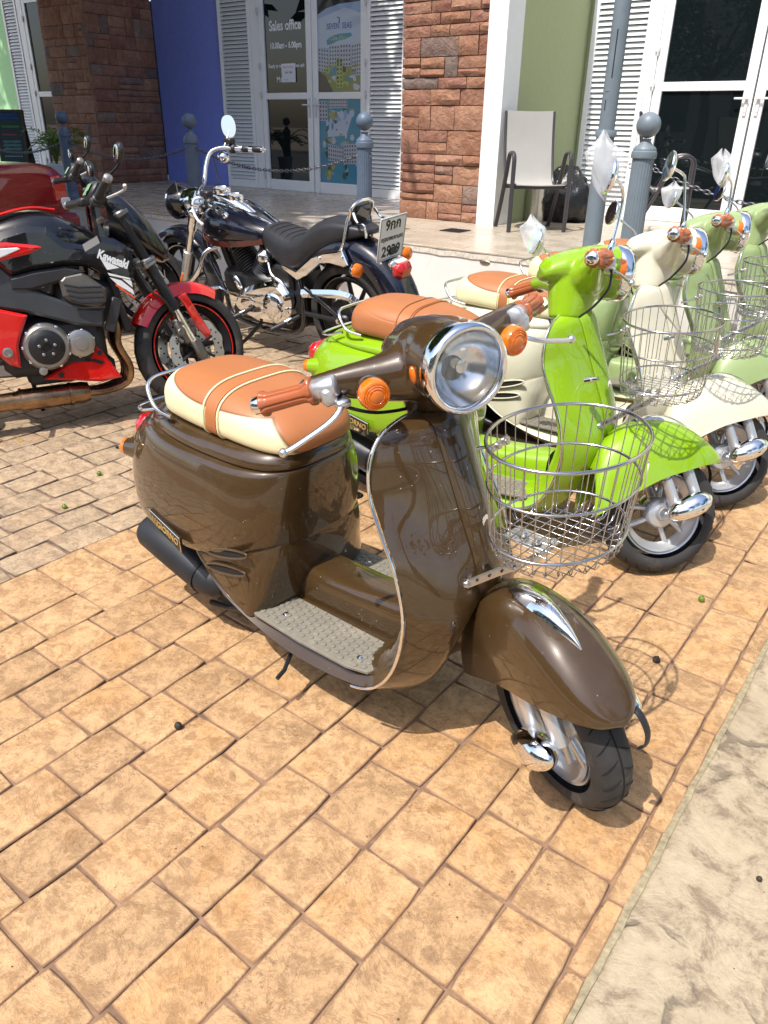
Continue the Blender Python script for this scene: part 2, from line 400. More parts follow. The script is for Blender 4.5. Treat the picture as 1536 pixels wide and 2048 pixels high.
for _ in range(900):
    x = rg.uniform(-4.5, .5); y = rg.uniform(.25, 4.6); r = rg.uniform(.0007, .0021); gb_.ell((x, y, r*.5), (r, r*rg.uniform(.6, 1.2), r*.6), n=5, m=3)
stuff(obj('grit', gb_, mat('grit_brown', (.07, .045, .03), .9, vary=.5, vscale=3), pave, smooth=False))
# ------------------------------------------------------------------ terrace
S = .54
WHITEP = mat('white_wall_paint', (.62, .61, .58), .75, vary=.05, vscale=3, bmp=.15, bscale=25, dirt=((.50, .45, .36), 4.5, .56, .55), coords='Object')
ter = struct(obj('terrace', M().box((-5, 7.5, S/2-.006), (24, 5.0, S-.012)), WHITEP))
def tile_mat():
    m = bpy.data.materials.new('terrace_tile'); m.use_nodes = True; t = m.node_tree; p = t.nodes['Principled BSDF']; I = p.inputs
    pos = nd(t, 'ShaderNodeNewGeometry').outputs['Position']; mp = nd(t, 'ShaderNodeMapping'); mp.inputs['Scale'].default_value = (1.2, 9, 1); mp.inputs['Rotation'].default_value = (0, 0, rad(20)); t.links.new(pos, mp.inputs[0])
    oi = nd(t, 'ShaderNodeObjectInfo')
    c = ramp(t, noise(t, mp.outputs[0], 2.2, 8, .65, .6), [(.3, (.37, .31, .24)), (.45, (.42, .36, .285)), (.6, (.46, .395, .315))])
    hv = nd(t, 'ShaderNodeHueSaturation'); t.links.new(c, hv.inputs['Color']); t.links.new(ramp(t, oi.outputs['Random'], [(0, g1(.92)), (1, g1(1.05))]), hv.inputs['Value'])
    t.links.new(hv.outputs[0], I['Base Color']); t.links.new(ramp(t, noise(t, pos, 5, 5), [(.3, g1(.16)), (.7, g1(.4))]), I['Roughness'])
    t.links.new(bump(t, noise(t, mp.outputs[0], 6, 4), .08, .003), I['Normal']); return m
TM = tile_mat(); tb = meshdata('floor_tile', M().box((0, 0, 0), (.597, .597, .012), ch=.0015), TM)
for i in range(22):
    for j in range(6):
        X = -13.0+i*.6; Y = 5.29+j*.6
        if Y > 8.2: continue
        o = obj('floor_tile', tb, TM, ter); o.location = (X+.3, Y if j else 5.29, S-.006)
nose = M(); R_ = []
for X in np.linspace(-17, 7, 260):
    q = rnd.uniform(-.003, .003); z = S-.013-max(0, rnd.uniform(-.03, .012))
    R_.append([(X, 4.999, z-.01+q), (X, 4.9925+q*.4, z-.004), (X, 4.992, z-.04), (X, 4.999, z-.045)])
nose.rings(R_, True, True); obj('worn_edge', nose, mat('chipped_edge', (.55, .5, .42), .85, vary=.3, vscale=40), ter)
# wall-mounted oval plate on the riser
o = obj('riser_plate', M().lathe([(.03, 0), (.034, .003), (.03, .006), (.012, .007)], (0, 0, 0), (0, -1, 0), 20), mat('dull_steel', (.4, .37, .3), .4, 1)); o.location = (-2.9, 4.999, .47); o.scale = (1.3, 1, .5); tag(o, 'small oval metal plate set in the white terrace riser', 'plate')
# floor drain
dr = M().box((0, 0, 0), (.20, .20, .004)); o = obj('floor_drain', dr, mat('drain_dark', (.02, .02, .02), .6)); o.location = (-3.74, 5.9, S+.0035); tag(o, 'square dark drain grate in the tiled terrace floor', 'drain')
gb = M(); [gb.box((-.09+i*.0225, 0, .003), (.008, .19, .003)) for i in range(9)]; obj('grate_bar', gb, mat('drain_bar', (.05, .05, .05), .5, .6), o)
# ------------------------------------------------------------------ shop building
FB = 8.05; ZT = 3.9
def wallbox(name, x0, x1, y0, y1, z0, z1, m, parent=None): return obj(name, M().box(((x0+x1)/2, (y0+y1)/2, (z0+z1)/2), (x1-x0, y1-y0, z1-z0)), m, parent)
BLUE = mat('blue_render', (.22, .28, .78), .8, vary=.06, vscale=30, bmp=.25, bscale=120)
GREEN = mat('green_render', (.35, .40, .22), .8, vary=.04, vscale=20, bmp=.2, bscale=120)
MINT = mat('mint_render', (.36, .62, .33), .8, vary=.04, vscale=20, bmp=.2, bscale=120)
bld = thing('shop_building', 'shop building front with blue, green and mint painted walls behind the terrace', 'building', (-7, 8.05, S))
def B_(o): o.matrix_parent_inverse = Matrix.Translation((7, -8.05, -S)); return o
B_(wallbox('wall', -10.3, -8.93, FB, FB+.3, S, ZT, BLUE, bld))
B_(wallbox('wall', -5.90, -3.9, FB, FB+.3, S, ZT, BLUE, bld))
B_(wallbox('wall', -3.72, -3.655, FB, FB+.3, S, ZT, GREEN, bld))
B_(wallbox('wall', -18, -14.15, FB, FB+.3, S, ZT, MINT, bld))
B_(wallbox('wall', .7, 6, FB, FB+.3, S, ZT, GREEN, bld))
B_(wallbox('upper_wall', -18, 6, FB+.02, FB+.4, ZT, 6.6, mat('cream_render', (.7, .66, .55), .8, vary=.05), bld))
B_(wallbox('side_wall', -3.9, -3.70, 6.72, FB, S, ZT, GREEN, bld))
B_(wallbox('door_head', -8.93, -5.90, FB, FB+.3, 2.93, ZT, BLUE, bld)); B_(wallbox('door_head', -3.655, .7, FB, FB+.3, 2.95, ZT, GREEN, bld)); B_(wallbox('door_head', -14.15, -10.3, FB, FB+.3, 3.2, ZT, MINT, bld))
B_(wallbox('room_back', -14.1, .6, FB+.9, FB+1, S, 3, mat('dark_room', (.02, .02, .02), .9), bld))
WP = mat('white_pillar_paint', (.75, .77, .78), .6, vary=.03, bmp=.05)
p_ = wallbox('door_pier', -3.862, -3.682, 6.44, 6.715, S, ZT, WP); tag(p_, 'smooth white square pier edging the reddish stone column', 'pillar')

# ------------------------------------------------------------------ stone columns
def stone_mat():
    m = bpy.data.materials.new('cladding_stone'); m.use_nodes = True; t = m.node_tree; p = t.nodes['Principled BSDF']; I = p.inputs
    oi = nd(t, 'ShaderNodeObjectInfo'); pos = nd(t, 'ShaderNodeNewGeometry').outputs['Position']
    c = ramp(t, oi.outputs['Random'], [(0, (.30, .135, .08)), (.2, (.36, .18, .105)), (.4, (.27, .115, .075)), (.55, (.42, .225, .135)), (.7, (.31, .14, .10)), (.86, (.40, .21, .14)), (.92, (.16, .13, .12)), (1, (.34, .24, .18))])
    c = mix(t, ramp(t, noise(t, pos, 12, 8, .7), [(.35, g1(.5)), (.65, g1(0))]), c, (.13, .055, .035)); c = mix(t, ramp(t, noise(t, pos, 5, 6, .7), [(.5, g1(0)), (.75, g1(.45))]), c, (.52, .31, .19))
    t.links.new(c, I['Base Color']); I['Roughness'].default_value = .85
    h = mth(t, 'ADD', mth(t, 'MULTIPLY', noise(t, pos, 9, 6, .6, 1.2), 2.), noise(t, pos, 40, 6, .7)); t.links.new(bump(t, h, .8, .02), I['Normal']); return m
SM = stone_mat(); MORT = mat('mortar', (.10, .065, .05), .95)
def stone_face(par, org, right, out, w, z0, z1, rr):
    """ashlar cladding stones on one face, each a part"""
    org = A(org, float); right = A(right, float); out = A(out, float); z = z0
    def stone(u0, u1, a, b):
        g = .0035; q = M(); nu, nv = 3, 3; d0 = rr.uniform(.012, .035); V = []; F = []
        u0 += g; u1 -= g; a += g; b -= g
        for iv in range(nv+1):
            for iu in range(nu+1):
                e = (iu in (0, nu)) or (iv in (0, nv)); d = d0*(.35 if e else 1)+(rr.uniform(-.004, .004) if e else rr.uniform(-.009, .012))
                V.append(org+right*(u0+(u1-u0)*iu/nu)+out*(d+.006)+A([0, 0, a+(b-a)*iv/nv]))
        k = nu+1
        for iv in range(nv):
            for iu in range(nu): F.append((iv*k+iu, iv*k+iu+1, (iv+1)*k+iu+1, (iv+1)*k+iu))
        o = len(V); bd = [i for i in range(k)]+[i*k+nu for i in range(1, nv+1)]+[nv*k+i for i in range(nu-1, -1, -1)]+[i*k for i in range(nv-1, 0, -1)]
        for i in bd: V.append(V[i]-out*(np.dot(V[i]-org, out)+.012))
        for i in range(len(bd)): j = (i+1) % len(bd); F.append((bd[i], o+i, o+j, bd[j]))
        q.add(V, F); obj('stone', q, SM, par, ang=30)
    while z < z1-.05:
        h = rr.choice([.09, .13, .15, .16, .20, .22]); h = min(h, z1-z); u = -rr.uniform(0, .03)*0
        while u < w-.01:
            ww = rr.choice([.13, .2, .26, .32, .4]) if h > .1 else rr.choice([.2, .3, .4]); 
            if w-(u+ww) < .1: ww = w-u
            if h > .14 and ww > .15 and rr.random() < .35:
                k = rr.uniform(.4, .6)
                if rr.random() < .5 or ww < .24: stone(u, u+ww, z, z+h*k); stone(u, u+ww, z+h*k, z+h)
                else:
                    s_ = rr.uniform(.25, .4)*ww; stone(u, u+s_, z, z+h); stone(u+s_, u+ww, z, z+h*k); stone(u+s_, u+ww, z+h*k, z+h)
            else: stone(u, u+ww, z, z+h)
            u += ww
        z += h
rr = random.Random(11)
c1 = thing('stone_column', 'reddish brown rough stone column right of the sales office door', 'column', (0, 0, 0))
obj('core', M().box((-4.325, 7.27, 2.2), (.87, 1.54, 3.32)), MORT, c1)
stone_face(c1, (-4.775, 6.50, 0), (1, 0, 0), (0, -1, 0), .91, S, 3.0, rr)
c2 = thing('stone_column', 'wide brown stone column between the mint door and the blue wall', 'column', (0, 0, 0))
obj('core', M().box((-10.83, 7.5, 2.2), (1.0, 1.08, 3.32)), MORT, c2)
stone_face(c2, (-11.33, 6.95, 0), (1, 0, 0), (0, -1, 0), 1.03, S, 3.2, rr)
stone_face(c2, (-10.325, 6.925, 0), (0, 1, 0), (1, 0, 0), 1.11, S, 3.2, rr)
# ------------------------------------------------------------------ shutters and doors
WF = mat('white_frame', (.78, .79, .80), .35, vary=.02, coat=.2); WS = mat('white_slat', (.72, .74, .75), .5, vary=.03)
GL = mat('dark_glass', (.006, .009, .010), .015, spec=.6); HIN = mat('hinge_grey', (.6, .6, .62), .4)
DARKV = mat('slat_gap', (.10, .11, .12), .9)
def shutter(label, x0, x1, z1, y=FB-.02, pitch=.046):
    t = thing('louvre_shutter', label, 'shutter', ((x0+x1)/2, y, S)); w = x1-x0; f = .055; H = z1-S
    b = M(); b.box((-w/2+f/2, 0, H/2), (f, .05, H), ch=.003); b.box((w/2-f/2, 0, H/2), (f, .05, H), ch=.003)
    b.box((0, 0, .05), (w-2*f, .044, .10), ch=.003); b.box((0, 0, H-.04), (w-2*f, .044, .08), ch=.003); obj('frame', b, WF, t)
    obj('backing', M().box((0, .022, H/2), (w-.04, .006, H-.04)), DARKV, t)
    sl_ = meshdata('slat', M().box((0, 0, 0), (w-2*f, .006, pitch*1.02), R3('X', rad(-32)), ch=.0015), WS)
    z = .10+pitch*.6
    while z < H-.09:
        o = obj('slat', sl_, WS, t); o.location = (0, -.002, z); z += pitch
    return t
def door(label, x0, x1, z1, mid, hinge, y=FB-.01, gx=.085, name='glass_door'):
    t = thing(name, label, 'door', ((x0+x1)/2, y, S)); w = x1-x0; H = z1-S; m_ = mid-S; b = M()
    b.box((-w/2+gx/2, 0, H/2), (gx, .05, H), ch=.004); b.box((w/2-gx/2, 0, H/2), (gx, .05, H), ch=.004)
    for zc, hh in ((.065, .13), (m_, .075), (H-.05, .10)): b.box((0, 0, zc), (w-2*gx, .046, hh), ch=.004)
    obj('frame', b, WF, t)
    for z0, z2 in ((.13, m_-.0375), (m_+.0375, H-.10)): obj('pane', M().box((0, .004, (z0+z2)/2), (w-2*gx+.01, .012, z2-z0+.01)), GL, t)
    gk = M(); d = 1 if hinge < 0 else -1; hx = d*(w/2-gx/2)
    gk.box((hx, -.03, m_-.13), (.032, .014, .22), ch=.004); gk.box((hx-d*.04, -.055, m_-.10), (.13, .012, .018), ch=.004); gk.cyl((hx, -.03, m_-.10), (hx, -.058, m_-.10), .009); gk.cyl((hx, -.036, m_-.2), (hx, -.039, m_-.2), .009)
    obj('handle', gk, HIN, t)
    for zz in (.18, m_+.02-.0, H-.30, H*.62): 
        obj('hinge', M().box((hinge*(w/2+.005), -.034, zz), (.045, .022, .05), ch=.004).cyl((hinge*(w/2), -.038, zz-.055), (hinge*(w/2), -.038, zz+.03), .009), HIN, t)
    return t
shutter('white louvred shutter in shade beside the blue wall, left of the sales office door', -8.92, -8.32, 2.95)
shutter('white louvred shutter between the sales office door and the stone column', -6.42, -5.85, 2.95)
shutter('sunlit white louvred shutter beside the green wall and grey pole', -3.655, -3.06, 2.95)
shutter('white louvred shutter at the far left behind the chalkboard', -14.15, -13.72, 3.15)
for jb in (((-8.25, FB+.01, 1.75), (.14, .09, 2.42)), ((-3.02, FB+.01, 1.75), (.08, .09, 2.42)), ((-13.64, FB+.01, 1.85), (.16, .09, 2.62)), ((-7.3, FB+.05, 2.95), (1.9, .09, .1))): B_(obj('door_jamb', M().box(*jb, ch=.004), WF, bld))
if 0: fr = obj('door_jamb', M().box((-8.25, FB+.01, 1.75), (.14, .09, 2.42), ch=.004).box((-3.02, FB+.01, 1.75), (.08, .09, 2.42), ch=.004).box((-13.64, FB+.01, 1.85), (.16, .09, 2.62), ch=.004).box((-7.3, FB+.05, 2.95), (1.9, .09, .1)), WF); fr.parent = bld; fr.matrix_parent_inverse = Matrix.Translation((7, -8.05, -S))
d1 = door('left leaf of the sales office door with white lettering on dark glass', -8.175, -7.29, 2.9, 1.655, -1)
d2 = door('right leaf of the sales office door covered by a resort poster', -7.275, -6.43, 2.9, 1.655, 1)
d3 = door('wide sunlit glass door leaf on the right behind the fluted bollard', -2.975, -2.07, 2.9, 1.70, -1)
d4 = door('glass door leaf at the right edge of the photo', -2.055, -1.15, 2.9, 1.70, 1)
d5 = door('narrow dark glass door leaf left of the wide stone column', -13.55, -12.6, 3.1, 1.72, -1)
# lettering on the left leaf
LW = mat('white_vinyl', (.85, .87, .9), .5); yv = -.0045-.001
def dt(par, s, size, x, z, m_=LW, off=.0, sx=1.): return text('lettering', s, size, m_, par, (x, yv, z-S), (1, 0, 0), (0, 0, 1), .0003, off=off, sx=sx)
dt(d1, 'Sales office', .150, 0, 2.42, off=.0045, sx=.82); dt(d1, '10.00am - 6.00pm', .092, 0, 2.21, off=.0035, sx=.82)
dt(d1, 'Ready to move in furnished unit', .056, 0, 1.99, off=.0015, sx=.86); dt(d1, 'Mo', .085, -.12, 1.84, off=.002)
pp = obj('paper_notice', M().box((0, 0, 0), (.24, .001, .205)), mat('white_paper', (.75, .77, .82), .7)); pp.location = (-7.69, FB-.0235, 1.912); tag(pp, 'white A4 paper notice taped over the lettering on the door', 'notice')
text('lettering', 'Sale / For Rent', .03, mat('red_ink', (.6, .06, .1), .6), pp, (0, -.0008, .065), (1, 0, 0), (0, 0, 1), .0002); text('lettering', 'ขาย / Sell', .034, mat('black_ink', (.03, .03, .04), .6), pp, (0, -.0008, .005), (1, 0, 0), (0, 0, 1), .0002, off=.0006)
text('lettering', 'Tel. for details', .014, bpy.data.materials['black_ink'], pp, (-.05, -.0008, -.075), (1, 0, 0), (0, 0, 1), .0002)
# poster panels on the right leaf
rp = random.Random(5)
pc = {k: mat('print_'+k, tuple(x*.72 for x in c), .35, coat=.4) for k, c in dict(sky=(.33, .46, .72), pale=(.55, .65, .80), aqua=(.05, .30, .45), deep=(.04, .12, .25), olive=(.26, .30, .08), lime=(.45, .5, .1), bwhite=(.52, .55, .62), win=(.05, .08, .15), brown=(.07, .045, .04), gold=(.45, .4, .15), black=(.012, .012, .015), green=(.05, .10, .03)).items()}
def poly(lst, y, P, k): lst.setdefault(k, M()).add([(px, y, pz) for px, pz in P], [tuple(range(len(P)))])
def blob(lst, y, cx, cz, rx, rz, k, n=11, j=.3):
    poly(lst, y, [(cx+rx*math.cos(q)*(1+rp.uniform(-j, j)), cz+rz*math.sin(q)*(1+rp.uniform(-j, j))) for q in np.linspace(0, 2*math.pi, n, endpoint=False)], k)
def clipx(v, a=-.335, b=.335): return max(a, min(b, v))
def bldg(lst, y, x0, x1, z0, z1, sk, k='bwhite'):
    w = x1-x0; poly(lst, y, [(x0, z0), (x1, z0+sk*.3), (x1, z1+sk), (x0, z1)], k); nx = max(2, int(w/.035)); nz = max(3, int((z1-z0)/.04))
    for i in range(nx):
        for j in range(nz):
            a = x0+w*(i+.25)/nx; z = z0+(z1-z0)*(j+.25)/nz+sk*(i/nx)*.7; poly(lst, y-.0004, [(a, z), (a+w*.5/nx, z), (a+w*.5/nx, z+(z1-z0)*.5/nz), (a, z+(z1-z0)*.5/nz)], 'win')
L1 = {}; y0 = -.006; Z = lambda z: z-S
poly(L1, y0, [(-.335, Z(1.695)), (.335, Z(1.695)), (.335, Z(2.80)), (-.335, Z(2.80))], 'sky')
poly(L1, y0-.0004, [(-.335, Z(2.50)), (-.2, Z(2.555)), (0, Z(2.59)), (.335, Z(2.60)), (.335, Z(2.80)), (-.335, Z(2.80))], 'black')
poly(L1, y0-.0004, [(-.335, Z(2.16)), (.335, Z(2.16)), (.335, Z(2.48)), (.1, Z(2.55)), (-.335, Z(2.46))], 'pale')
poly(L1, y0-.0008, [(-.20, Z(2.235)), (-.13, Z(2.275)), (.0, Z(2.295)), (.18, Z(2.30)), (.2, Z(2.27)), (.1, Z(2.235)), (-.02, Z(2.225)), (-.12, Z(2.195)), (-.19, Z(2.185))], 'aqua')
poly(L1, y0-.0008, [(-.01, Z(2.40)), (.012, Z(2.40)), (.018, Z(2.455)), (-.03, Z(2.468)), (-.03, Z(2.458)), (.002, Z(2.448))], 'deep')
poly(L1, y0-.0004, [(-.335, Z(1.695)), (.335, Z(1.695)), (.335, Z(2.06)), (-.335, Z(2.04))], 'olive')
bldg(L1, y0-.0008, -.335, -.17, Z(1.92), Z(2.16), -.03); bldg(L1, y0-.0008, -.16, .0, Z(1.98), Z(2.18), 0); bldg(L1, y0-.0008, .01, .18, Z(1.96), Z(2.19), .0); bldg(L1, y0-.0008, .19, .335, Z(1.86), Z(2.18), .02)
bldg(L1, y0-.0012, -.05, .05, Z(1.74), Z(2.04), 0, 'lime')
for i in range(26): blob(L1, y0-.0010-i*.00001, rp.uniform(-.27, .27), Z(rp.uniform(1.74, 1.98)), rp.uniform(.02, .06), rp.uniform(.015, .04), rp.choice(['aqua', 'pale', 'olive', 'lime', 'brown', 'gold']))
poly(L1, y0-.0016, [(-.335, Z(1.695)), (-.1, Z(1.695)), (-.22, Z(1.86)), (-.335, Z(1.93))], 'brown')
text('lettering', 'SEVEN  SEAS', .082, mat('blue_print', (.07, .13, .36), .5), d2, (0, y0-.0012, Z(2.372)), (1, 0, 0), (0, 0, 1), .0002, off=.001, sx=.86)
text('lettering', 'Côte d\'Azur', .06, mat('yellow_print', (.5, .55, .2), .5), d2, (0, y0-.0014, Z(2.252)), (1, 0, 0), (0, 0, 1), .0002, off=.0005, sx=.9)
for i in range(60):
    k = rp.choice(['aqua', 'pale', 'olive', 'lime', 'brown', 'gold', 'green', 'bwhite', 'sky', 'green'])
    blob(L1, y0-.0008-i*.00001, rp.uniform(-.28, .28), Z(rp.uniform(.72, 1.56)), rp.uniform(.015, .055), rp.uniform(.012, .05), k)
poly(L1, y0, [(-.335, Z(.66)), (.335, Z(.66)), (.335, Z(1.625)), (-.335, Z(1.625))], 'aqua'); poly(L1, y0-.0003, [(-.2, Z(1.2)), (.1, Z(1.22)), (.2, Z(1.45)), (-.15, Z(1.5))], 'pale')
bldg(L1, y0-.0015, -.335, -.2, Z(1.38), Z(1.60), .0); bldg(L1, y0-.0015, -.18, .12, Z(1.52), Z(1.62), 0); bldg(L1, y0-.0016, -.20, .05, Z(.93), Z(1.12), -.03); bldg(L1, y0-.0017, .06, .3, Z(.90), Z(1.12), .02)
ps = thing('resort_poster', 'printed resort posters on the right door leaf with aerial views and pools', 'poster', ((-7.275-6.43)/2, FB-.01, S))
for k, b in L1.items(): stuff(obj('print', b, pc[k], ps, smooth=False))
for o_ in [q for q in d2.children if q.name.startswith('lettering')]: o_.parent = ps
# ------------------------------------------------------------------ shared two-wheeler materials
def lens_mat():
    m = mat('headlamp_glass', (.30, .33, .35), .03, alpha=.20, spec=.9, coat=1, coatr=0); t = m.node_tree; p = t.nodes['Principled BSDF']
    tc = nd(t, 'ShaderNodeTexCoord').outputs['Object']; wv = nd(t, 'ShaderNodeTexWave', wave_type='BANDS', bands_direction='Y'); wv.inputs['Scale'].default_value = 22; wv.inputs['Distortion'].default_value = .4
    t.links.new(tc, wv.inputs['Vector']); bn = bump(t, wv.outputs['Fac'], .6, .004); t.links.new(bn, p.inputs['Normal']); t.links.new(bn, p.inputs['Coat Normal']); return m
CHROME = mat('chrome', (.82, .83, .85), .06, 1, rvar=.03, vscale=30); WIRE = mat('plated_wire', (.50, .50, .52), .18, 1, vary=.12, vscale=30); ALU = mat('cast_aluminium', (.66, .67, .69), .32, 1, bmp=.15, bscale=180, vary=.05)
SILV = mat('silver_paint', (.56, .57, .59), .33, .75, coat=.3); ZINC = mat('zinc_plate', (.62, .60, .56), .28, 1, vary=.1, vscale=40)
RUB = mat('tyre_rubber', (.028, .027, .027), .75, vary=.25, vscale=20, bmp=.2, bscale=300, dirt=((.13, .105, .08), 9, .55, .45)); GROOVE = mat('tyre_groove', (.004, .004, .004), .9)
BLK = mat('black_plastic', (.018, .018, .02), .45, vary=.15); BLKM = mat('matt_black_metal', (.022, .022, .024), .38, .4, bmp=.1); BLKG = mat('gloss_black', (.008, .008, .01), .12, coat=1)
MUFF = mat('muffler_black', (.022, .024, .028), .48, .3, rvar=.08, vary=.2)
TAN = mat('tan_vinyl', (.36, .13, .045), .48, vary=.05, bmp=.35, bscale=350, bdist=.001); CREAMV = mat('cream_vinyl', (.70, .62, .38), .5, vary=.02, bmp=.3, bscale=350, bdist=.001)
GRIPM = mat('brown_grip', (.34, .095, .035), .28, vary=.1, coat=.3); MATG = mat('floor_mat_rubber', (.165, .15, .12), .7, vary=.08, vscale=30, dirt=((.28, .25, .19), 14, .5, .35))
AMB = mat('amber_lens', (.95, .22, .01), .12, trans=.35, coat=1); REDL = mat('red_lens', (.55, .01, .012), .1, coat=1, trans=.25); LENS = lens_mat()
REFL = mat('reflector', (.72, .74, .76), .16, 1); MIRG = mat('mirror_glass', (.75, .8, .85), .01, 1); GAP = mat('panel_gap', (.01, .009, .008), .8); GOLD = mat('badge_gold', (.42, .29, .10), .4, .3); BADGE = mat('badge_brown', (.035, .022, .012), .4, .2)
STEP = mat('stud_top', (.25, .23, .185), .55)
def seat_mat(two):
    m = bpy.data.materials.new('seat_cover_two_tone' if two else 'seat_cover_tan'); m.use_nodes = True; t = m.node_tree; p = t.nodes['Principled BSDF']; I = p.inputs
    tc = nd(t, 'ShaderNodeTexCoord').outputs['Object']; sx = nd(t, 'ShaderNodeSeparateXYZ'); t.links.new(tc, sx.inputs[0])
    X, Y, Zz = sx.outputs; ay = mth(t, 'ABSOLUTE', Y)
    # top panel edge and the slanting front edge of the side panel, in metres
    bk_ = mth(t, 'MAXIMUM', mth(t, 'SUBTRACT', -.95, X), 0.)
    d1 = mth(t, 'SUBTRACT', Zz, mth(t, 'ADD', .7385, mth(t, 'MULTIPLY', mth(t, 'MULTIPLY', bk_, bk_), 1.1)))
    zz_ = mth(t, 'SUBTRACT', Zz, .65); d2 = mth(t, 'ADD', mth(t, 'ADD', X, .700), mth(t, 'MULTIPLY', mth(t, 'MULTIPLY', zz_, zz_), 8.))
    d = mth(t, 'MAXIMUM', d1, mth(t, 'MULTIPLY', d2, .7)); 
    wear = ramp(t, noise(t, tc, 6, 6), [(.3, g1(.93)), (.7, g1(1.05))])
    ctan = mix(t, 1., (.36, .13, .045), wear, 'MULTIPLY'); 
    if two:
        f = ramp(t, mth(t, 'ADD', mth(t, 'MULTIPLY', d, 10), .5), [(.498, g1(0)), (.502, g1(1))])
        ccr = mix(t, 1., (.70, .62, .38), wear, 'MULTIPLY'); c = mix(t, f, ccr, ctan)
        seam = ramp(t, mth(t, 'ABSOLUTE', d), [(.0008, g1(.75)), (.0018, g1(0))]); c = mix(t, seam, c, (.10, .06, .03))
    else: c = ctan
    t.links.new(c, I['Base Color']); I['Roughness'].default_value = .46
    sg = ramp(t, mth(t, 'ABSOLUTE', d), [(0., g1(0)), (.004, g1(1))])
    b1 = bump(t, sg, .5, .0015); t.links.new(bump(t, noise(t, tc, 330, 3), .3, .0008, b1), I['Normal']); return m
SEAT2, SEAT1 = seat_mat(True), seat_mat(False)
def wheel_parts(par, R, w, rimr, axle, xf, spokes=3, style='slot', rm=None, tread=26, sidew=None):
    rm = rm or SILV; ax = (0, 1, 0); c = A(axle, float); b = M(); n = 72; pr = []
    th = R-rimr-.004
    for a in np.linspace(-2.05, 2.05, 17): pr.append((rimr+.004+th*.47+th*.53*math.cos(a)*(1 if abs(a) < 1.6 else 1.0), w/2*math.sin(a)*(1.0 if abs(a) < 1.57 else .99)))
    b.lathe(pr, c, ax, n, False); obj('tyre', b, RUB, par, xf=xf, ang=60)
    g = M()
    for i in range(tread):
        for s in (-1, 1):
            a0 = 2*math.pi*(i+(.5 if s > 0 else 0))/tread; P = []
            for k in np.linspace(.12, 1.05, 5):
                rr_ = rimr+.004+th*.47+th*.53*math.cos(k)+.0004; aa = a0+.16*(k-.1)*(.2/R); y = s*w/2*math.sin(k)
                P.append(c+A([math.sin(aa)*rr_, y, math.cos(aa)*rr_]))
            g.tube(P, [.0005, .0018, .0022, .0018, .0004], 4, ry=.0009)
    for s in (0,): g.lathe([(R+.0003, -.0022), (R+.0006, 0), (R+.0003, .0022)], c, ax, n, False)
    obj('tread_grooves', g, GROOVE, par, xf=xf); stuff(bpy.data.objects[par.children[-1].name])
    h = w*.36; b = M()
    b.lathe([(rimr+.006, -h), (rimr+.008, -h+.004), (rimr-.004, -h+.008), (rimr-.016, -h+.02), (rimr-.020, 0), (rimr-.016, h-.02), (rimr-.004, h-.008), (rimr+.008, h-.004), (rimr+.006, h), (rimr-.002, h), (rimr-.010, h-.014), (rimr-.026, h-.026), (rimr-.030, 0), (rimr-.026, -h+.026), (rimr-.010, -h+.014), (rimr-.002, -h)], c, ax, n, False)
    rim = obj('rim', b, rm, par, xf=xf, ang=50)
    if style == 'slot':
        b = M()
        for i in range(spokes):
            a = 2*math.pi*i/spokes+.35; e = A([math.sin(a), 0, math.cos(a)]); t_ = A([math.cos(a), 0, -math.sin(a)]); P = []
            hub, out = .035, rimr-.018
            for (r_, k) in [(hub, .012), (hub+.015, .020), (.5*(hub+out), .026), (out-.012, .031), (out, .028), (out+.004, 0), (out, -.028), (out-.012, -.031), (.5*(hub+out), -.026), (hub+.015, -.020), (hub, -.012), (hub-.006, 0)]: P.append(c+e*r_+t_*k)
            b.tube(spl(P, 36, True), .0095, 8, True, ry=.011, up=(0, 1, 0))
        obj('spokes', b, rm, par, xf=xf, ang=60)
    else:
        for i in range(spokes):
            a = 2*math.pi*i/spokes+.2; e = A([math.sin(a), 0, math.cos(a)]); b = M()
            b.tube([c+e*.03, c+e*(rimr-.015)], [.016, .010], 8, ry=[.02, .014], up=(0, 1, 0)); obj('spoke', b, rm, par, xf=xf, ang=60)
    b = M(); b.lathe([(.016, -.052), (.022, -.05), (.026, -.034), (.046, -.028), (.052, -.018), (.052, .018), (.046, .028), (.026, .034), (.022, .05), (.016, .052)], c, ax, 28); obj('hub', b, rm, par, xf=xf)
AXC = A([.07, 0, 0]); RAKE = rad(27)
def steerfn(d, c=AXC, rk=RAKE):
    ax = A([-math.sin(rk), 0, math.cos(rk)]); R = A(Matrix.Rotation(d, 3, Vector(ax))); return lambda p: c+R@(p-c)
def plan(xr, xm, xf_, w, z, sl=0, n=56, er=.92, ef=.62):
    o = []
    for a in np.linspace(0, 2*math.pi, n, endpoint=False):
        c, s = math.cos(a), math.sin(a)
        if c >= 0: x = xm+(xf_-xm)*c**ef; y = w*math.copysign(abs(s)**ef, s)
        else: x = xm-(xm-xr)*abs(c)**er; y = w*math.copysign(abs(s)**er, s)
        o.append((x, y, z+sl*max(0, x+.97)))
    return o
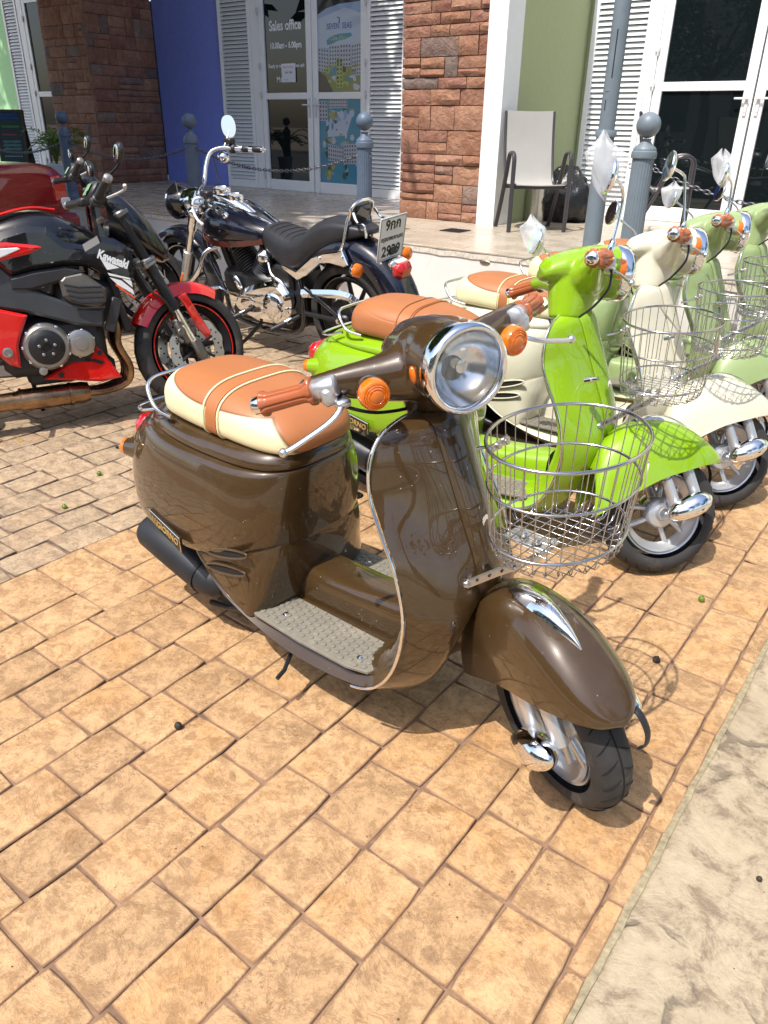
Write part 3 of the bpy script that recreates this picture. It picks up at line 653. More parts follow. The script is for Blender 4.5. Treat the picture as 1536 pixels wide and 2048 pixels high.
def build_scooter(name, label, loc, yaw, lean, d, pm, two=True, mirrors=(), basket=True, detail=True):
    t = thing(name, label, 'scooter', (loc[0], loc[1], 0), (-lean, 0, yaw), 'retro scooters parked side by side')
    S_ = steerfn(d)
    # --- leg shield and floor pan
    ST = A([  # rim x,z,w | mid x,z | centre x,z | back x,z
        (-.385, .830, .03, -.372, .834, -.362, .836, -.395, .828), (-.386, .824, .105, -.355, .831, -.335, .833, -.405, .819), (-.387, .803, .158, -.34, .811, -.315, .812, -.41, .796),
        (-.387, .755, .186, -.328, .765, -.298, .768, -.415, .75), (-.380, .69, .193, -.310, .70, -.272, .703, -.415, .69), (-.348, .622, .199, -.284, .62, -.236, .612, -.39, .62),
        (-.308, .54, .201, -.24, .53, -.205, .515, -.35, .54), (-.286, .44, .201, -.205, .43, -.215, .42, -.33, .45), (-.296, .345, .202, -.232, .32, -.30, .32, -.345, .36),
        (-.325, .265, .204, -.28, .22, -.33, .22, -.375, .285), (-.372, .212, .209, -.34, .16, -.36, .155, -.42, .245), (-.44, .192, .216, -.43, .135, -.44, .13, -.47, .232),
        (-.55, .187, .223, -.55, .125, -.55, .125, -.55, .232), (-.66, .19, .223, -.66, .13, -.66, .13, -.66, .232), (-.77, .214, .2225, -.77, .155, -.77, .155, -.77, .238), (-.86, .246, .223, -.86, .19, -.86, .19, -.86, .262), (-.93, .288, .219, -.93, .235, -.93, .235, -.93, .305), (-.985, .338, .212, -.985, .29, -.985, .29, -.98, .350), (-1.01, .366, .204, -1.01, .34, -1.01, .34, -1.0, .372)])
    SS = spl(ST, 84); R_ = []
    for q in SS:
        rim = A([q[0], q[1]]); w = q[2]; md = A([q[3], q[4]]); ce = A([q[5], q[6]]); bk = A([q[7], q[8]]); r = []
        ctl = [rim, md, ce, md, rim]
        f = spl([(k[0], k[1]) for k in ctl], 27)
        for k, pt in zip(np.linspace(-1, 1, 27), f): 
            ee = 1-max(0, abs(k)-.86)**2*1.5; r.append((pt[0], w*k*ee, pt[1]))
        for k in np.linspace(1, -1, 21)[1:-1]:
            g = 1-abs(k)**7; pt = rim+(bk-rim)*g; r.append((pt[0], w*k*.985, pt[1]))
        R_.append(r)
    b = M(); b.rings(R_, True, True); obj('leg_shield', b, pm, t, ang=50)
    # chrome edge trim
    rp_ = [(q[0]-.002, -q[2]-.001, q[1]) for q in SS[:51]]; lp = [(x, -y, z) for x, y, z in rp_]
    obj('edge_trim', M().tube(rp_[::-1]+lp, .0038, 8), CHROME, t, ang=80)
    # raised centre panel
    R_ = []
    for i in range(4, 40):
        q = SS[i]; w = .062-.018*(i/40); c = A([q[5], q[6]]); m_ = A([q[3], q[4]]); nrm = unit(A([1, .35])); r = []
        for k in np.linspace(-1, 1, 11):
            y = w*k; f = (abs(y)/(q[2]*.5))**2; base = c+(m_-c)*min(1, f); h = .009*(1-abs(k)**4)+.001; r.append((base[0]+nrm[0]*h, y, base[1]+nrm[1]*h))
        R_.append(r)
    obj('centre_panel', M().rings(R_, False, False), pm, t, ang=70)
    # lock/turn knob on the shield side
    if not detail or d > 0: obj('side_hook', M().cyl((-.255, -.15, .66), (-.235, -.155, .668), .012, n=10).cyl((-.235, -.155, .668), (-.215, -.16, .675), .007, n=10), CHROME, t)
    # --- floor tunnel
    R_ = []
    for x, zt, w in ((-.385, .34, .062), (-.43, .335, .068), (-.55, .325, .07), (-.66, .322, .072), (-.76, .325, .074), (-.88, .335, .07)):
        R_.append([(x, w*math.copysign(abs(math.cos(a))**.45, math.cos(a)), .20+(zt-.20)*max(0, math.sin(a))**.45) for a in np.linspace(0, math.pi, 22)])
    obj('floor_tunnel', M().rings(R_, False, False), pm, t, ang=60)
    # --- floor mats with studs and screws
    for s in (-1, 1):
        P = [(-.84, -.125), (-.825, -.180), (-.765, -.208), (-.60, -.214), (-.45, -.210), (-.395, -.195), (-.375, -.15), (-.375, -.085), (-.80, -.085)]
        P = [(x, y*-s) for x, y in P]
        fm = M(); fm.prism(P, (.231, .2385), 2, .0015); m1 = obj('floor_mat', fm, MATG, t, smooth=False)
        if detail:
            sb = M(); px = [p[0] for p in P]; 
            for i in range(19):
                for j in range(7):
                    x = -.80+i*.0215; y = -.094-j*.0185-(.009 if i % 2 else 0)
                    if (x < -.78 and y < -.16) or y < -.2 or (x < -.80 and y < -.12) or (x > -.41 and y < -.175) or x > -.385: continue
                    sb.lathe([(.0078, 0), (.0072, .0022), (.0055, .003)], (x, y*-s, .2383), (0, 0, 1), 10)
            stuff(obj('studs', sb, MATG, m1))
            for x, y in ((-.70, -.16), (-.44, -.168)): obj('screw', M().lathe([(.0085, 0), (.0085, .0015), (.005, .002), (.005, .005), (.003, .006)], (x, y*-s, .2388), (0, 0, 1), 12), CHROME, t)
    # --- rear body
    lv = [(.334, .345, -1.33, -.705, .206), (.358, .325, -1.365, -.703, .215), (.42, .23, -1.392, -.700, .220), (.49, .12, -1.402, -.697, .218), (.55, .04, -1.395, -.695, .209), (.595, 0, -1.36, -.694, .195), (.613, 0, -1.335, -.694, .183), (.618, 0, -1.32, -.698, .172)]
    L_ = spl(A(lv), 30); R_ = [plan(q[2], -.93, q[3], q[4], q[0], q[1], er=max(.62, min(.9, .62+(q[0]-.36)*1.1)), ef=.66) for q in L_]
    R_ = [[((x*.97-.03 if False else x), y*.93, z+.004) for x, y, z in R_[0]]]+R_
    obj('rear_body', M().rings(R_, True, True), pm, t, ang=60)
    R_ = [plan(-1.31, -.93, -.705, .160, .612, 0)]+[plan(a, -.93, b_-.134, w, z, 0) for a, b_, w, z in ((-1.318, -.562, .1735, .622), (-1.322, -.560, .176, .627), (-1.30, -.562, .172, .640), (-1.262, -.57, .158, .655), (-1.22, -.585, .14, .664), (-1.1, -.70, .1, .667))]
    obj('upper_cowl', M().rings(R_, True, True), pm, t, ang=60)
    obj('seat_gap', M().rings([plan(-1.30, -.93, -.708, .163, .605), plan(-1.30, -.93, -.708, .163, .625)], True, True), GAP, t)
    # lower cover
    lc = [(.340, .34, -1.02, -.712, .202), (.330, .335, -1.025, -.710, .2045), (.305, .28, -1.0, -.710, .2065), (.275, .2, -.955, -.715, .209), (.245, .1, -.90, -.725, .212), (.220, .03, -.80, -.735, .214)]
    L_ = spl(A(lc), 18); R_ = []
    for q in L_: R_.append(plan(q[2], -.79+min(0,(q[2]+.9)*.5), q[3], q[4], q[0], q[1], er=.22, ef=.64+.3*max(0, (.30-q[0])/.08)))
    obj('lower_cover', M().rings(R_, True, True), pm, t, ang=60)
    if detail: obj('cover_seam', M().tube([p for p in plan(-1.30, -.93, -.7065, .2085, .3375, .343, 90, er=.62, ef=.66) if p[0] > -.99 and p[1] < 0.0], .0014, 5), GAP, t)
    # underbody
    u = M(); u.box((-.70, 0, .15), (.5, .26, .05), ch=.01).box((-.93, 0, .24), (.26, .2, .18), ch=.02).box((-1.14, .075, .21), (.26, .08, .13), ch=.03); obj('engine_case', u, BLKM, t)
    # side vents
    for s in ((-1,) if not detail else (-1, 1)):
        for cx, cz, tl in ((-.845, .388, .30), (-.86, .335, .22)):
            e1 = A([math.cos(tl), 0, math.sin(tl)]); e2 = A([-math.sin(tl), 0, math.cos(tl)]); o_ = A([cx, s*.2095 if cz > .36 else s*.2095, cz]); n_ = A([0, s, 0])
            P = [o_+e1*.082*math.cos(a)+e2*.0125*math.sin(a)+n_*(.0035-.012*(math.cos(a)*.5+.5)*0) for a in np.linspace(0, 2*math.pi, 32, endpoint=False)]
            v = obj('vent', M().tube(P, .0034, 8, True), pm, t, ang=80)
            g = M(); g.rings([[o_+n_*.0042, o_+n_*.0042], *[[p-n_*.002, p-n_*.002] for p in []]], False, False) if False else None
            obj('mesh_plate', M().add([p-n_*.0012 for p in P], [tuple(range(32))]), GAP, v, smooth=False)
            gr = M()
            for i in range(-9, 10):
                for sg in (1, -1):
                    c0 = o_+e1*(i*.0085); hh = .0115*math.sqrt(max(0, 1-(i*.0085/.082)**2)); gr.tube([c0-e2*hh-e1*hh*.8*sg, c0+e2*hh+e1*hh*.8*sg], .0008, 4)
            stuff(obj('mesh_wires', gr, ZINC, v))
    # badge
    if detail:
        for s in (-1,):
            r_ = unit(A([.155, 0, -.03])); up = unit(A([.02, 0, .1])); o_ = A([-1.095, s*.2205, .372]); nn = A([0, s, 0]); ty = A([.152, -.020, -.022]); r_ = unit(ty); 
            Q = [o_-ty*.5+up*.021-A([.004, 0, 0]), o_+ty*.5+up*.017, o_+ty*.5-up*.025+A([.008, 0, 0]), o_-ty*.42-up*.012]
            bd = obj('name_badge', M().add([p+nn*.003 for p in Q]+[p-nn*.004 for p in Q], [(0, 1, 2, 3), (0, 1, 5, 4), (1, 2, 6, 5), (2, 3, 7, 6), (3, 0, 4, 7)]), BADGE, t, smooth=False)
            obj('badge_edge', M().tube([Q[0]+nn*.0035, Q[1]+nn*.0035, Q[2]+nn*.0035], .0016, 6), CHROME, bd)
            text('lettering', 'GIORNO', .027, GOLD, bd, o_+nn*.0037+ty*.10-up*.004, r_, up-r_*np.dot(up, r_), .0006, off=.0006, sx=1.05)
            g = M()
            for i in range(4): g.box(o_-ty*.40+r_*(i*.009)+nn*.0045-up*.001, (.003, .0012, .026-.002*abs(i-2)))
            obj('badge_bars', g, GOLD, bd)
    # --- seat
    STS = [(-1.187, .05, .675, .735), (-1.18, .095, .668, .755), (-1.16, .122, .664, .772), (-1.12, .142, .662, .786), (-1.06, .152, .660, .791), (-.99, .156, .657, .789), (-.91, .157, .655, .782), (-.84, .154, .652, .771), (-.785, .147, .650, .757), (-.74, .132, .650, .738), (-.712, .112, .652, .718), (-.696, .08, .658, .700), (-.690, .04, .667, .688)]
    def sring(q, grow=0., n=44):
        x, w, z0, z1 = q; zc = z0+(z1-z0)*.32; o = []
        for a in np.linspace(0, 2*math.pi, n, endpoint=False):
            c, s = math.cos(a), math.sin(a)
            y = (w+grow)*math.copysign(abs(c)**.55, c)
            if s >= 0: y *= 1-.18*(s**1.5)*.6; z = zc+(z1-zc+grow)*s**.62
            else: z = zc-(zc-z0+grow*.2)*abs(s)**.5; y *= 1-.06*abs(s)
            o.append((x, y, z))
        return o
    sm_ = SEAT2 if two else SEAT1
    seat = obj('seat', M().rings([sring(q) for q in spl(A(STS), 46)], True, True), sm_, t, ang=60)
    SI = spl(A(STS), 400); at_x = lambda x: SI[np.argmin(abs(SI[:, 0]-x))]
    def band(x0, x1, g, m_, nm):
        R_ = []
        for x in (x0, x0+.001, x1-.001, x1): q = at_x(x); R_.append(sring((x, q[1], q[2], q[3]), g if x0 < x < x1 else g-.004))
        obj(nm, M().rings(R_, True, False), m_, seat, ang=60)
    band(-.945, -.905, .0028, TAN, 'strap')
    for x in (-.952, -.899):
        q = at_x(x); obj('piping', M().tube(sring((x, q[1], q[2], q[3]), .002), .0032 if two else .0022, 6, True), CREAMV if two else TAN, seat, ang=80)
        # --- grab rail
    P = [(-1.10, -.15, .672), (-1.165, -.152, .685), (-1.205, -.140, .725), (-1.222, -.11, .742), (-1.228, -.05, .744), (-1.228, .05, .744), (-1.222, .11, .742), (-1.205, .140, .725), (-1.165, .152, .685), (-1.10, .15, .672)]
    obj('grab_rail', M().tube(spl(P, 50), .0055, 8), CHROME, t, ang=80)
    P = [(-1.20, -.13, .665), (-1.27, -.125, .645), (-1.315, -.09, .642), (-1.315, .09, .642), (-1.27, .125, .645), (-1.20, .13, .665)]
    obj('rear_carrier', M().tube(spl(P, 40), .0045, 8), CHROME, t, ang=80)
    # --- tail lamp and rear signals
    tl = obj('tail_lamp', M().box((-1.392, 0, .540), (.07, .15, .075), R3('Y', .12), ch=.022), REDL, t); obj('lamp_base', M().box((-1.365, 0, .535), (.07, .13, .06), R3('Y', .12), ch=.015), CHROME, tl)
    for s in (-1, 1):
        b = M(); b.lathe([(.040, 0), (.036, .02), (.029, .05), (.027, .062)], (-1.300, s*.118, .515), (-1, s*.22, -.06), 20)
        p_ = obj('rear_signal', b, pm, t); obj('lens', M().lathe([(.0262, .060), (.0262, .072), (.020, .082), (.008, .086)], (-1.300, s*.118, .515), (-1, s*.22, -.06), 20), AMB, p_)
    # --- muffler
    b = M(); b.lathe([(.030, 0), (.048, .012), (.055, .03), (.056, .12), (.056, .26), (.050, .31), (.038, .345), (.020, .36)], (-1.330, -.135, .262), (.37, 0, -.085), 28)
    mf = obj('muffler', b, MUFF, t); obj('muffler_band', M().lathe([(.0575, 0), (.0575, .012)], (-1.070, -.135, .202), (.37, 0, -.085), 28, False), BLKM, mf)
    obj('exhaust_pipe', M().tube(spl([(-1.0, -.135, .186), (-.92, -.13, .17), (-.84, -.06, .15), (-.8, 0, .17)], 20), .016, 10), BLKM, t)
    # rear wheel
    wheel_parts(t, .203, .088, .132, (-1.15, 0, .203), None)
    # --- stands
    b = M(); b.tube([(-.86, -.10, .15), (-.98, -.12, .11), (-1.06, -.13, .10)], .009, 8).tube([(-.86, .10, .15), (-.98, .12, .11), (-1.06, .13, .10)], .009, 8).cyl((-.86, -.1, .15), (-.86, .1, .15), .009)
    obj('side_stand', M().tube([(-.72, .12, .15), (-.70, .17, .08), (-.69, .21, .012)], .008, 8).box((-.69, .215, .007), (.05, .03, .010), ch=.003), BLKM, t)
    obj('centre_stand', b, BLKM, t)
    if detail: obj('stand_pedal', M().tube([(-.70, -.12, .16), (-.66, -.215, .115), (-.655, -.245, .11)], .006, 8), BLKM, t)
    # =================================================== steered parts
    st = lambda nm, b, m_, p=t, ang=50: obj(nm, b, m_, p, xf=S_, ang=ang)
    wheel_parts(t, .203, .09, .132, (0, 0, .203), S_)
    # fender
    FS = A([  # lower x,z | top x,z | half width
        (-.262, .185, -.262, .34, .078), (-.245, .195, -.245, .405, .088), (-.20, .225, -.195, .462, .095), (-.135, .272, -.125, .500, .0985), (-.05, .322, -.04, .512, .099), (.03, .352, .04, .498, .096), (.085, .370, .092, .474, .088), (.13, .380, .137, .446, .075), (.165, .384, .172, .420, .056), (.184, .382, .194, .402, .034), (.193, .380, .202, .388, .010)])
    R_ = []
    for q in spl(FS, 44):
        lo = A([q[0], q[1]]); tp = A([q[2], q[3]]); w = q[4]; o = []; i_ = []
        for a in np.linspace(0, math.pi, 25):
            c, s = math.cos(a), math.sin(a); fy = math.copysign(abs(c)**.72, c); fz = s**.78; pt = lo+(tp-lo)*fz; o.append((pt[0], -w*fy, pt[1]))
            pt = lo+(tp-lo)*fz*.965; i_.append((pt[0], -(w-.005)*fy, pt[1]+.0005))
        R_.append(o+i_[::-1])
    st('front_fender', M().rings(R_, True, True), pm, ang=55)
    # black splash strap at the fender front
    st('fender_flap', M().tube(spl([(.165, .040, .385), (.19, .045, .374), (.208, .048, .34), (.206, .048, .30), (.192, .045, .278)], 20), .0026, 8, ry=.008, up=(0, 1, 0)), BLK)
    FC = spl(FS, 200)
    R_ = []
    for k in np.linspace(0, 1, 20):
        x = -.125+.205*k; q = FC[np.argmin(abs(FC[:, 2]-x))]; w = .030*math.sin(math.pi*min(.98, (k*.9+.08))**.75)**.8*(1-.25*k); h = .014*math.sin(math.pi*k*.92+.2)**.7 if math.sin(math.pi*k*.92+.2) > 0 else 0
        r = [(q[2]+h*.3*(1-(j/4)**2)*1, w*(j/4), q[3]-(w*j/4)**2*4.5+.001+h*(1-(abs(j)/4)**2.2)) for j in range(-4, 5)]; R_.append(r)
    st('fender_ornament', M().rings(R_, False, False), CHROME, ang=80)
    # fork legs, covers and axle
    for s in (-1, 1):
        b = M(); b.lathe([(.0185, 0), (.019, .01), (.019, .10), (.0165, .102), (.0165, .20)], (.022, s*.070, .232), (-.12, 0, .235), 18); st('fork_leg', b, SILV)
        b = M(); b.lathe([(.0175, 0), (.018, .01), (.018, .09), (.016, .10), (.016, .16)], (.094, s*.066, .268), (-.12, 0, .235), 18); st('fork_leg', b, SILV)
        d_ = unit(A([.145, s*.012, .082])); b = M(); b.lathe([(.003, 0), (.018, .010), (.030, .03), (.037, .06), (.039, .09), (.036, .115), (.026, .138), (.012, .152), (.002, .157)], A([-.016, s*.100, .200]), d_, 22)
        lc_ = st('link_cover', b, CHROME, ang=60); st('link_bolt', M().cyl(A([.072, s*.1395, .240]), A([.072, s*.1425, .240]), .008, n=12), BLK, lc_)
        b = M(); b.cyl((0, s*.04, .203), (0, s*.105, .203), .010).lathe([(.014, 0), (.014, .008)], (0, s*.088, .203), (0, s, 0), 6).lathe([(.02, 0), (.014, .02)], (0, s*.05, .203), (0, s, 0), 16); st('axle_nut', b, ALU)
    # speedometer cable stub
    # headset body (fused surface)
    b = M()
    Y = [(-.262, -.425, .944, .012, .014), (-.25, -.42, .945, .019, .021), (-.21, -.405, .944, .024, .027), (-.16, -.388, .938, .033, .038), (-.11, -.372, .932, .044, .048), (-.06, -.365, .930, .064, .060), (0, -.36, .930, .08, .068), (.06, -.365, .930, .064, .060), (.11, -.372, .932, .044, .048), (.16, -.388, .938, .033, .038), (.21, -.405, .944, .024, .027), (.25, -.42, .945, .019, .021), (.262, -.425, .944, .012, .014)]
    R_ = [[(q[1]+q[3]*math.cos(a), q[0], q[2]+q[4]*math.sin(a)) for a in np.linspace(0, 2*math.pi, 24, endpoint=False)] for q in spl(A(Y), 44)]
    b.rings(R_, True, True)
    HL = A([-.245, 0, .958]); hx = unit(A([1, 0, .04]))
    b.lathe([(.004, -.058), (.066, -.053), (.077, -.014), (.0835, -.013), (.0845, -.035), (.0825, -.07), (.074, -.12), (.062, -.165), (.046, -.21), (.028, -.245), (.008, -.26)], HL, hx, 36)
    Zs = [(.80, -.395, .060, .050), (.83, -.392, .066, .056), (.87, -.385, .078, .064), (.91, -.375, .09, .075), (.94, -.37, .09, .075)]
    R_ = [[(q[1]+q[2]*math.cos(a), q[3]*math.sin(a), q[0]) for a in np.linspace(0, 2*math.pi, 28, endpoint=False)] for q in spl(A(Zs), 14)]
    b.rings(R_, True, True)
    R_ = [[(x, w*math.copysign(abs(math.cos(a))**.7, math.cos(a)), z+h*math.sin(a)) for a in np.linspace(0, 2*math.pi, 24, endpoint=False)] for x, w, z, h in ((-.50, .035, .930, .012), (-.485, .055, .936, .03), (-.44, .068, .95, .045), (-.38, .075, .962, .055), (-.32, .075, .965, .06))]
    b.rings(R_, True, True)
    hs = st('headset', b, pm, ang=180); organic(hs, .0055, 5)
    # headlamp
    b = M(); b.lathe([(.0830, -.020), (.0862, -.016), (.0868, -.006), (.0875, .004), (.0870, .014), (.0835, .021), (.0765, .022), (.0735, .018), (.073, .004)], HL, hx, 56, False); hr = st('headlamp_rim', b, CHROME, ang=80)
    b = M(); b.lathe([(.0735, .016), (.069, .0235), (.059, .0305), (.041, .0365), (.019, .0395), (.001, .040)], HL, hx, 48, False); st('headlamp_lens', b, LENS, hr, ang=80)
    b = M(); b.lathe([(.073, .008), (.066, -.010), (.052, -.028), (.032, -.042), (.014, -.048), (.010, -.049)], HL, hx, 40, False); st('reflector', b, REFL, hr, ang=80)
    b = M(); b.ell(HL-hx*.030, (.013, .010, .010)); st('bulb', b, mat('bulb_glass', (.75, .65, .4), .1, coat=1), hr); st('bulb_shield', M().lathe([(.012, 0), (.013, .004), (.006, .006)], HL-hx*.012, hx, 16), REFL, hr)
    for s in (-1, 1):   # small amber side markers on the lamp shell
        st('side_marker', M().ell(HL+A([-.045, s*.0845, .0]), (.011, .006, .018)), AMB)
    # front signals
    for s in (-1, 1):
        o_ = A([-.325, s*.158, .938]); dd = unit(A([1, s*.12, 0]))
        b = M(); b.lathe([(.020, -.03), (.029, -.012), (.0305, .004)], o_, dd, 26); sg = st('front_signal', b, pm)
        b = M(); b.lathe([(.0305, .004), (.031, .008), (.0302, .020), (.028, .0245), (.0245, .0262), (.0235, .0248), (.0205, .0272), (.0195, .0258), (.0155, .0285), (.0145, .027), (.010, .0292), (.002, .030)], o_, dd, 30); st('lens', b, AMB, sg, ang=30)
    # grips, housings, levers
    for s in (-1, 1):
        g0 = A([-.402, s*.240, .944]); g1_ = A([-.475, s*.332, .920]); dd = unit(g1_-g0); Lg = np.linalg.norm(g1_-g0)
        b = M(); b.cyl(g0-dd*.045, g0+dd*.006, .021, n=20, ch=.003).box(g0-dd*.018+A([.012, 0, -.012]), (.034, .03, .036), ch=.006); st('switch_housing', b, SILV)
        b = M(); b.lathe([(.0245, .002), (.0285, .004), (.0285, .011), (.0215, .018), (.0190, .03), (.0195, .06), (.0205, Lg-.022), (.0212, Lg-.014), (.0262, Lg-.009), (.0262, Lg-.003), (.019, Lg)], g0, dd, 48, ribs=(6, .16)); st('grip', b, GRIPM, ang=60)
        b = M(); b.lathe([(.0175, Lg-.001), (.0182, Lg+.003), (.0182, Lg+.015), (.015, Lg+.019), (.004, Lg+.020)], g0, dd, 24); st('grip_end', b, CHROME)
        P = spl([A([-.372, s*.203, .920]), A([-.348, s*.222, .912]), A([-.343, s*.250, .899]), A([-.350, s*.292, .882]), A([-.357, s*.328, .869]), A([-.362, s*.345, .864])], 26)
        b = M(); b.tube(P, [.0085]*4+[.0068]*18+[.0062]*4, 10, ry=[.0055]*4+[.0045]*18+[.0050]*4).ell(P[-1], (.0095, .0095, .0095)).box(P[1], (.034, .03, .016), ch=.004); st('brake_lever', b, ALU, ang=70)
        st('brake_cable', M().tube(spl(([g0+A([.03, -s*.02, -.02]), g0+A([.035, -s*.05, -.045]), g0+A([.02, -s*.10, -.08]), g0+A([-.0, -s*.15, -.105]), g0+A([-.01, -s*.2, -.12])] if d < 0 else [g0+A([.03, -s*.01, -.015]), g0+A([.034, -s*.012, -.05]), g0+A([.03, -s*.02, -.085]), g0+A([.015, -s*.07, -.125]), g0+A([-.0, -s*.13, -.15])]), 20), .0038, 7), BLK)
    if detail and d < 0:
        pass
    if mirrors:
        st('start_button', M().box(A([-.385, -.225, .966]), (.012, .014, .012), ch=.002), mat('red_button', (.6, .03, .03), .4)); st('lamp_switch', M().box(A([-.378, -.24, .945]), (.01, .012, .012), ch=.002), mat('yellow_button', (.75, .5, .05), .4))
    for s, P, tilt in mirrors:
        P = [A(p) for p in P]; st_ = st('mirror_stalk', M().tube(spl(P, 24), .0048, 8).lathe([(.009, 0), (.010, .02), (.006, .035)], P[0], P[1]-P[0], 10), CHROME, ang=80)
        c = P[-1]; n = unit(A(tilt)); b = M(); b.lathe([(.046, .0), (.048, .003), (.047, .008), (.035, .018), (.012, .024), (.002, .025)], c, -n, 28); mr = st('mirror_head', b, CHROME)
        st('mirror_glass', M().lathe([(.045, .001), (.0445, -.0006), (.001, -.0012)], c, -n, 28), MIRG, mr)
    # --- basket
    if basket:
        bk = thing_part('basket', t); Cx, Cy, Zt, Zb = -.068, .012, .842, .618
        def ov(z, k, n=44): 
            return [(Cx+.139*k*math.cos(a), Cy+.186*k*math.sin(a), z) for a in np.linspace(0, 2*math.pi, n, endpoint=False)]
        def kz(z): return .86+.14*(z-Zb)/(Zt-Zb)
        b = M(); b.tube(ov(Zt, 1), .0036, 8, True); b.tube(ov(.758, kz(.758)+.004), .0028, 6, True); b.tube(ov(.652, kz(.652)+.006), .0030, 6, True)
        obj('hoop_wires', b, WIRE, bk, ang=80)
        for p_ in bk.children: pass
        b = M(); nW = 34
        for i in range(nW):
            a = 2*math.pi*i/nW; e = lambda k, z: (Cx+.139*k*math.cos(a), Cy+.186*k*math.sin(a), z)
            b.tube([e(1, Zt), e(kz(.7), .7), e(kz(.64), .64), e(.845, Zb+.006), e(.80, Zb), e(.70, Zb-.001)], .00125, 5)
        obj('upright_wires', b, WIRE, bk, ang=80); stuff(bk.children[-1])
        b = M(); k = .82
        for i in range(-4, 5):
            x = i*.025; q = math.sqrt(max(0, 1-(x/(.139*k))**2)); y = .186*k*q; b.tube([(Cx+x, Cy-y*1.06, Zb+.012), (Cx+x, Cy-y, Zb), (Cx+x, Cy+y, Zb), (Cx+x, Cy+y*1.06, Zb+.012)], .0012, 5)
        for i in range(-6, 7):
            y = i*.0245; q = math.sqrt(max(0, 1-(y/(.186*k))**2)); x = .139*k*q; b.tube([(Cx-x*1.06, Cy+y, Zb+.009), (Cx-x, Cy+y, Zb-.003), (Cx+x, Cy+y, Zb-.003), (Cx+x*1.06, Cy+y, Zb+.009)], .0012, 5)
        obj('base_grid_wires', b, WIRE, bk, ang=80); stuff(bk.children[-1])
        # brackets
        b = M(); Rb = R3('Y', 0)
        b.box((-.115, -.012, Zb-.006), (.10, .062, .0025), R3('Z', -.1), ch=.0008); 
        bp = obj('base_plate', b, ZINC, bk)
        b = M(); P = [A([-.245, -.03, .505]), A([-.21, -.028, .52]), A([-.165, -.02, .56]), A([-.13, -.012, .607])]; b.tube(P, .0105, 4, ry=.0014, up=(1, 0, 0)); obj('support_strap', b, ZINC, bk, ang=20)
        b = M(); P = [A([-.215, -.075, .495]), A([-.16, -.05, .535]), A([-.10, -.03, .575]), A([-.07, -.01, .606])]; b.tube(P, .009, 4, ry=.0014, up=(0, 1, 0)); obj('perforated_strap', b, ZINC, bk, ang=20)
        b = M(); [b.ell(P[0]+(P[2]-P[0])*k_+A([.001, -.0018, .002]), (.003, .003, .003), n=8, m=5) for k_ in (.15, .35, .55, .75, .95)]; obj('strap_holes', b, GAP, bk); stuff(bk.children[-1])
        for c, n_ in ((A([-.13, -.01, Zb]), (0, 0, 1)), (A([-.095, -.02, Zb]), (0, 0, 1)), (A([-.07, 0, Zb]), (0, 0, 1)), (A([-.218, -.078, .494]), (.3, -1, .3)), (A([-.225, -.03, .53]), (1, -.5, .5))):
            obj('bolt', M().lathe([(.010, -.003), (.010, 0), (.0062, .0005), (.0062, .006), (.004, .0072)], c, n_, 12), ZINC, bk)
        b = M(); b.tube([A([-.258, -.005, .768]), A([-.232, .012, .775]), A([-.20, .02, .80])], .004, 8).box((-.196, -.028, .800), (.003, .085, .019), R3('Z', .12), ch=.001); obj('upper_bracket', b, ZINC, bk)
        for y in (-.055, -.028, .0): obj('bolt', M().lathe([(.0095, -.004), (.0095, 0), (.006, .0005), (.006, .006), (.004, .007)], (-.194+.0*y, y, .800), (1, -.1, 0), 10), ZINC, bk)
        c = A([Cx+.139*.97*math.cos(.45), Cy+.186*.97*math.sin(.45)+.0, .765]); n_ = unit(A([math.cos(.45)/.139, math.sin(.45)/.186, .02]))
        b = M(); u_, v_, w_ = frame(n_); b.rings([[c+n_*h+u_*.020*math.cos(a)+v_*.034*math.sin(a) for a in np.linspace(0, 2*math.pi, 24, endpoint=False)] for h in (.004, .006)], True, True); obj('oval_tag', b, mat('tag_plate', (.52, .38, .30), .4, .5), bk)
        stm = M(); stm.cyl((-.26, 0, .60), (-.225, 0, .61), .018, n=16, ch=.004); obj('horn_cover', stm, CHROME, t)
    return t
def thing_part(name, par):
    o = bpy.data.objects.new(name, None); COL.objects.link(o); o.parent = par; o.empty_display_size = .05; return o
PB = paint('brown_lacquer', (.046, .0255, .009)); PG = paint('lime_lacquer', (.21, .37, .007)); PC = paint('cream_lacquer', (.58, .55, .43)); PS = paint('sage_lacquer', (.25, .33, .14))
build_scooter('retro_scooter', 'dark brown scooter in front with tan and cream seat and empty wire basket', (-.457, 1.268), -.044, rad(-1.5), rad(-25), PB)
MRR = lambda a, b_, c: [a, b_, c]
D_, U_ = (-1, .1, .1), (-1, -.1, .1)
mg = [(-1, [(-.385, -.24, .965), (-.378, -.265, 1.09), (-.40, -.285, 1.135), (-.447, -.30, 1.148)], D_), (1, [(-.36, .235, .965), (-.37, .235, 1.02), (-.42, .21, 1.055), (-.46, .20, 1.075)], U_)]
mc = [(-1, [(-.405, -.245, .955), (-.44, -.275, 1.10), (-.455, -.28, 1.13), (-.52, -.30, 1.142)], D_), (1, [(-.36, .235, .965), (-.37, .235, 1.045), (-.43, .235, 1.09), (-.494, .235, 1.125)], U_)]
ms_ = [(-1, [(-.407, -.245, .96), (-.413, -.26, 1.07), (-.44, -.28, 1.10), (-.477, -.30, 1.113)], D_), (1, [(-.36, .235, .965), (-.37, .235, 1.045), (-.43, .235, 1.09), (-.494, .235, 1.125)], U_)]
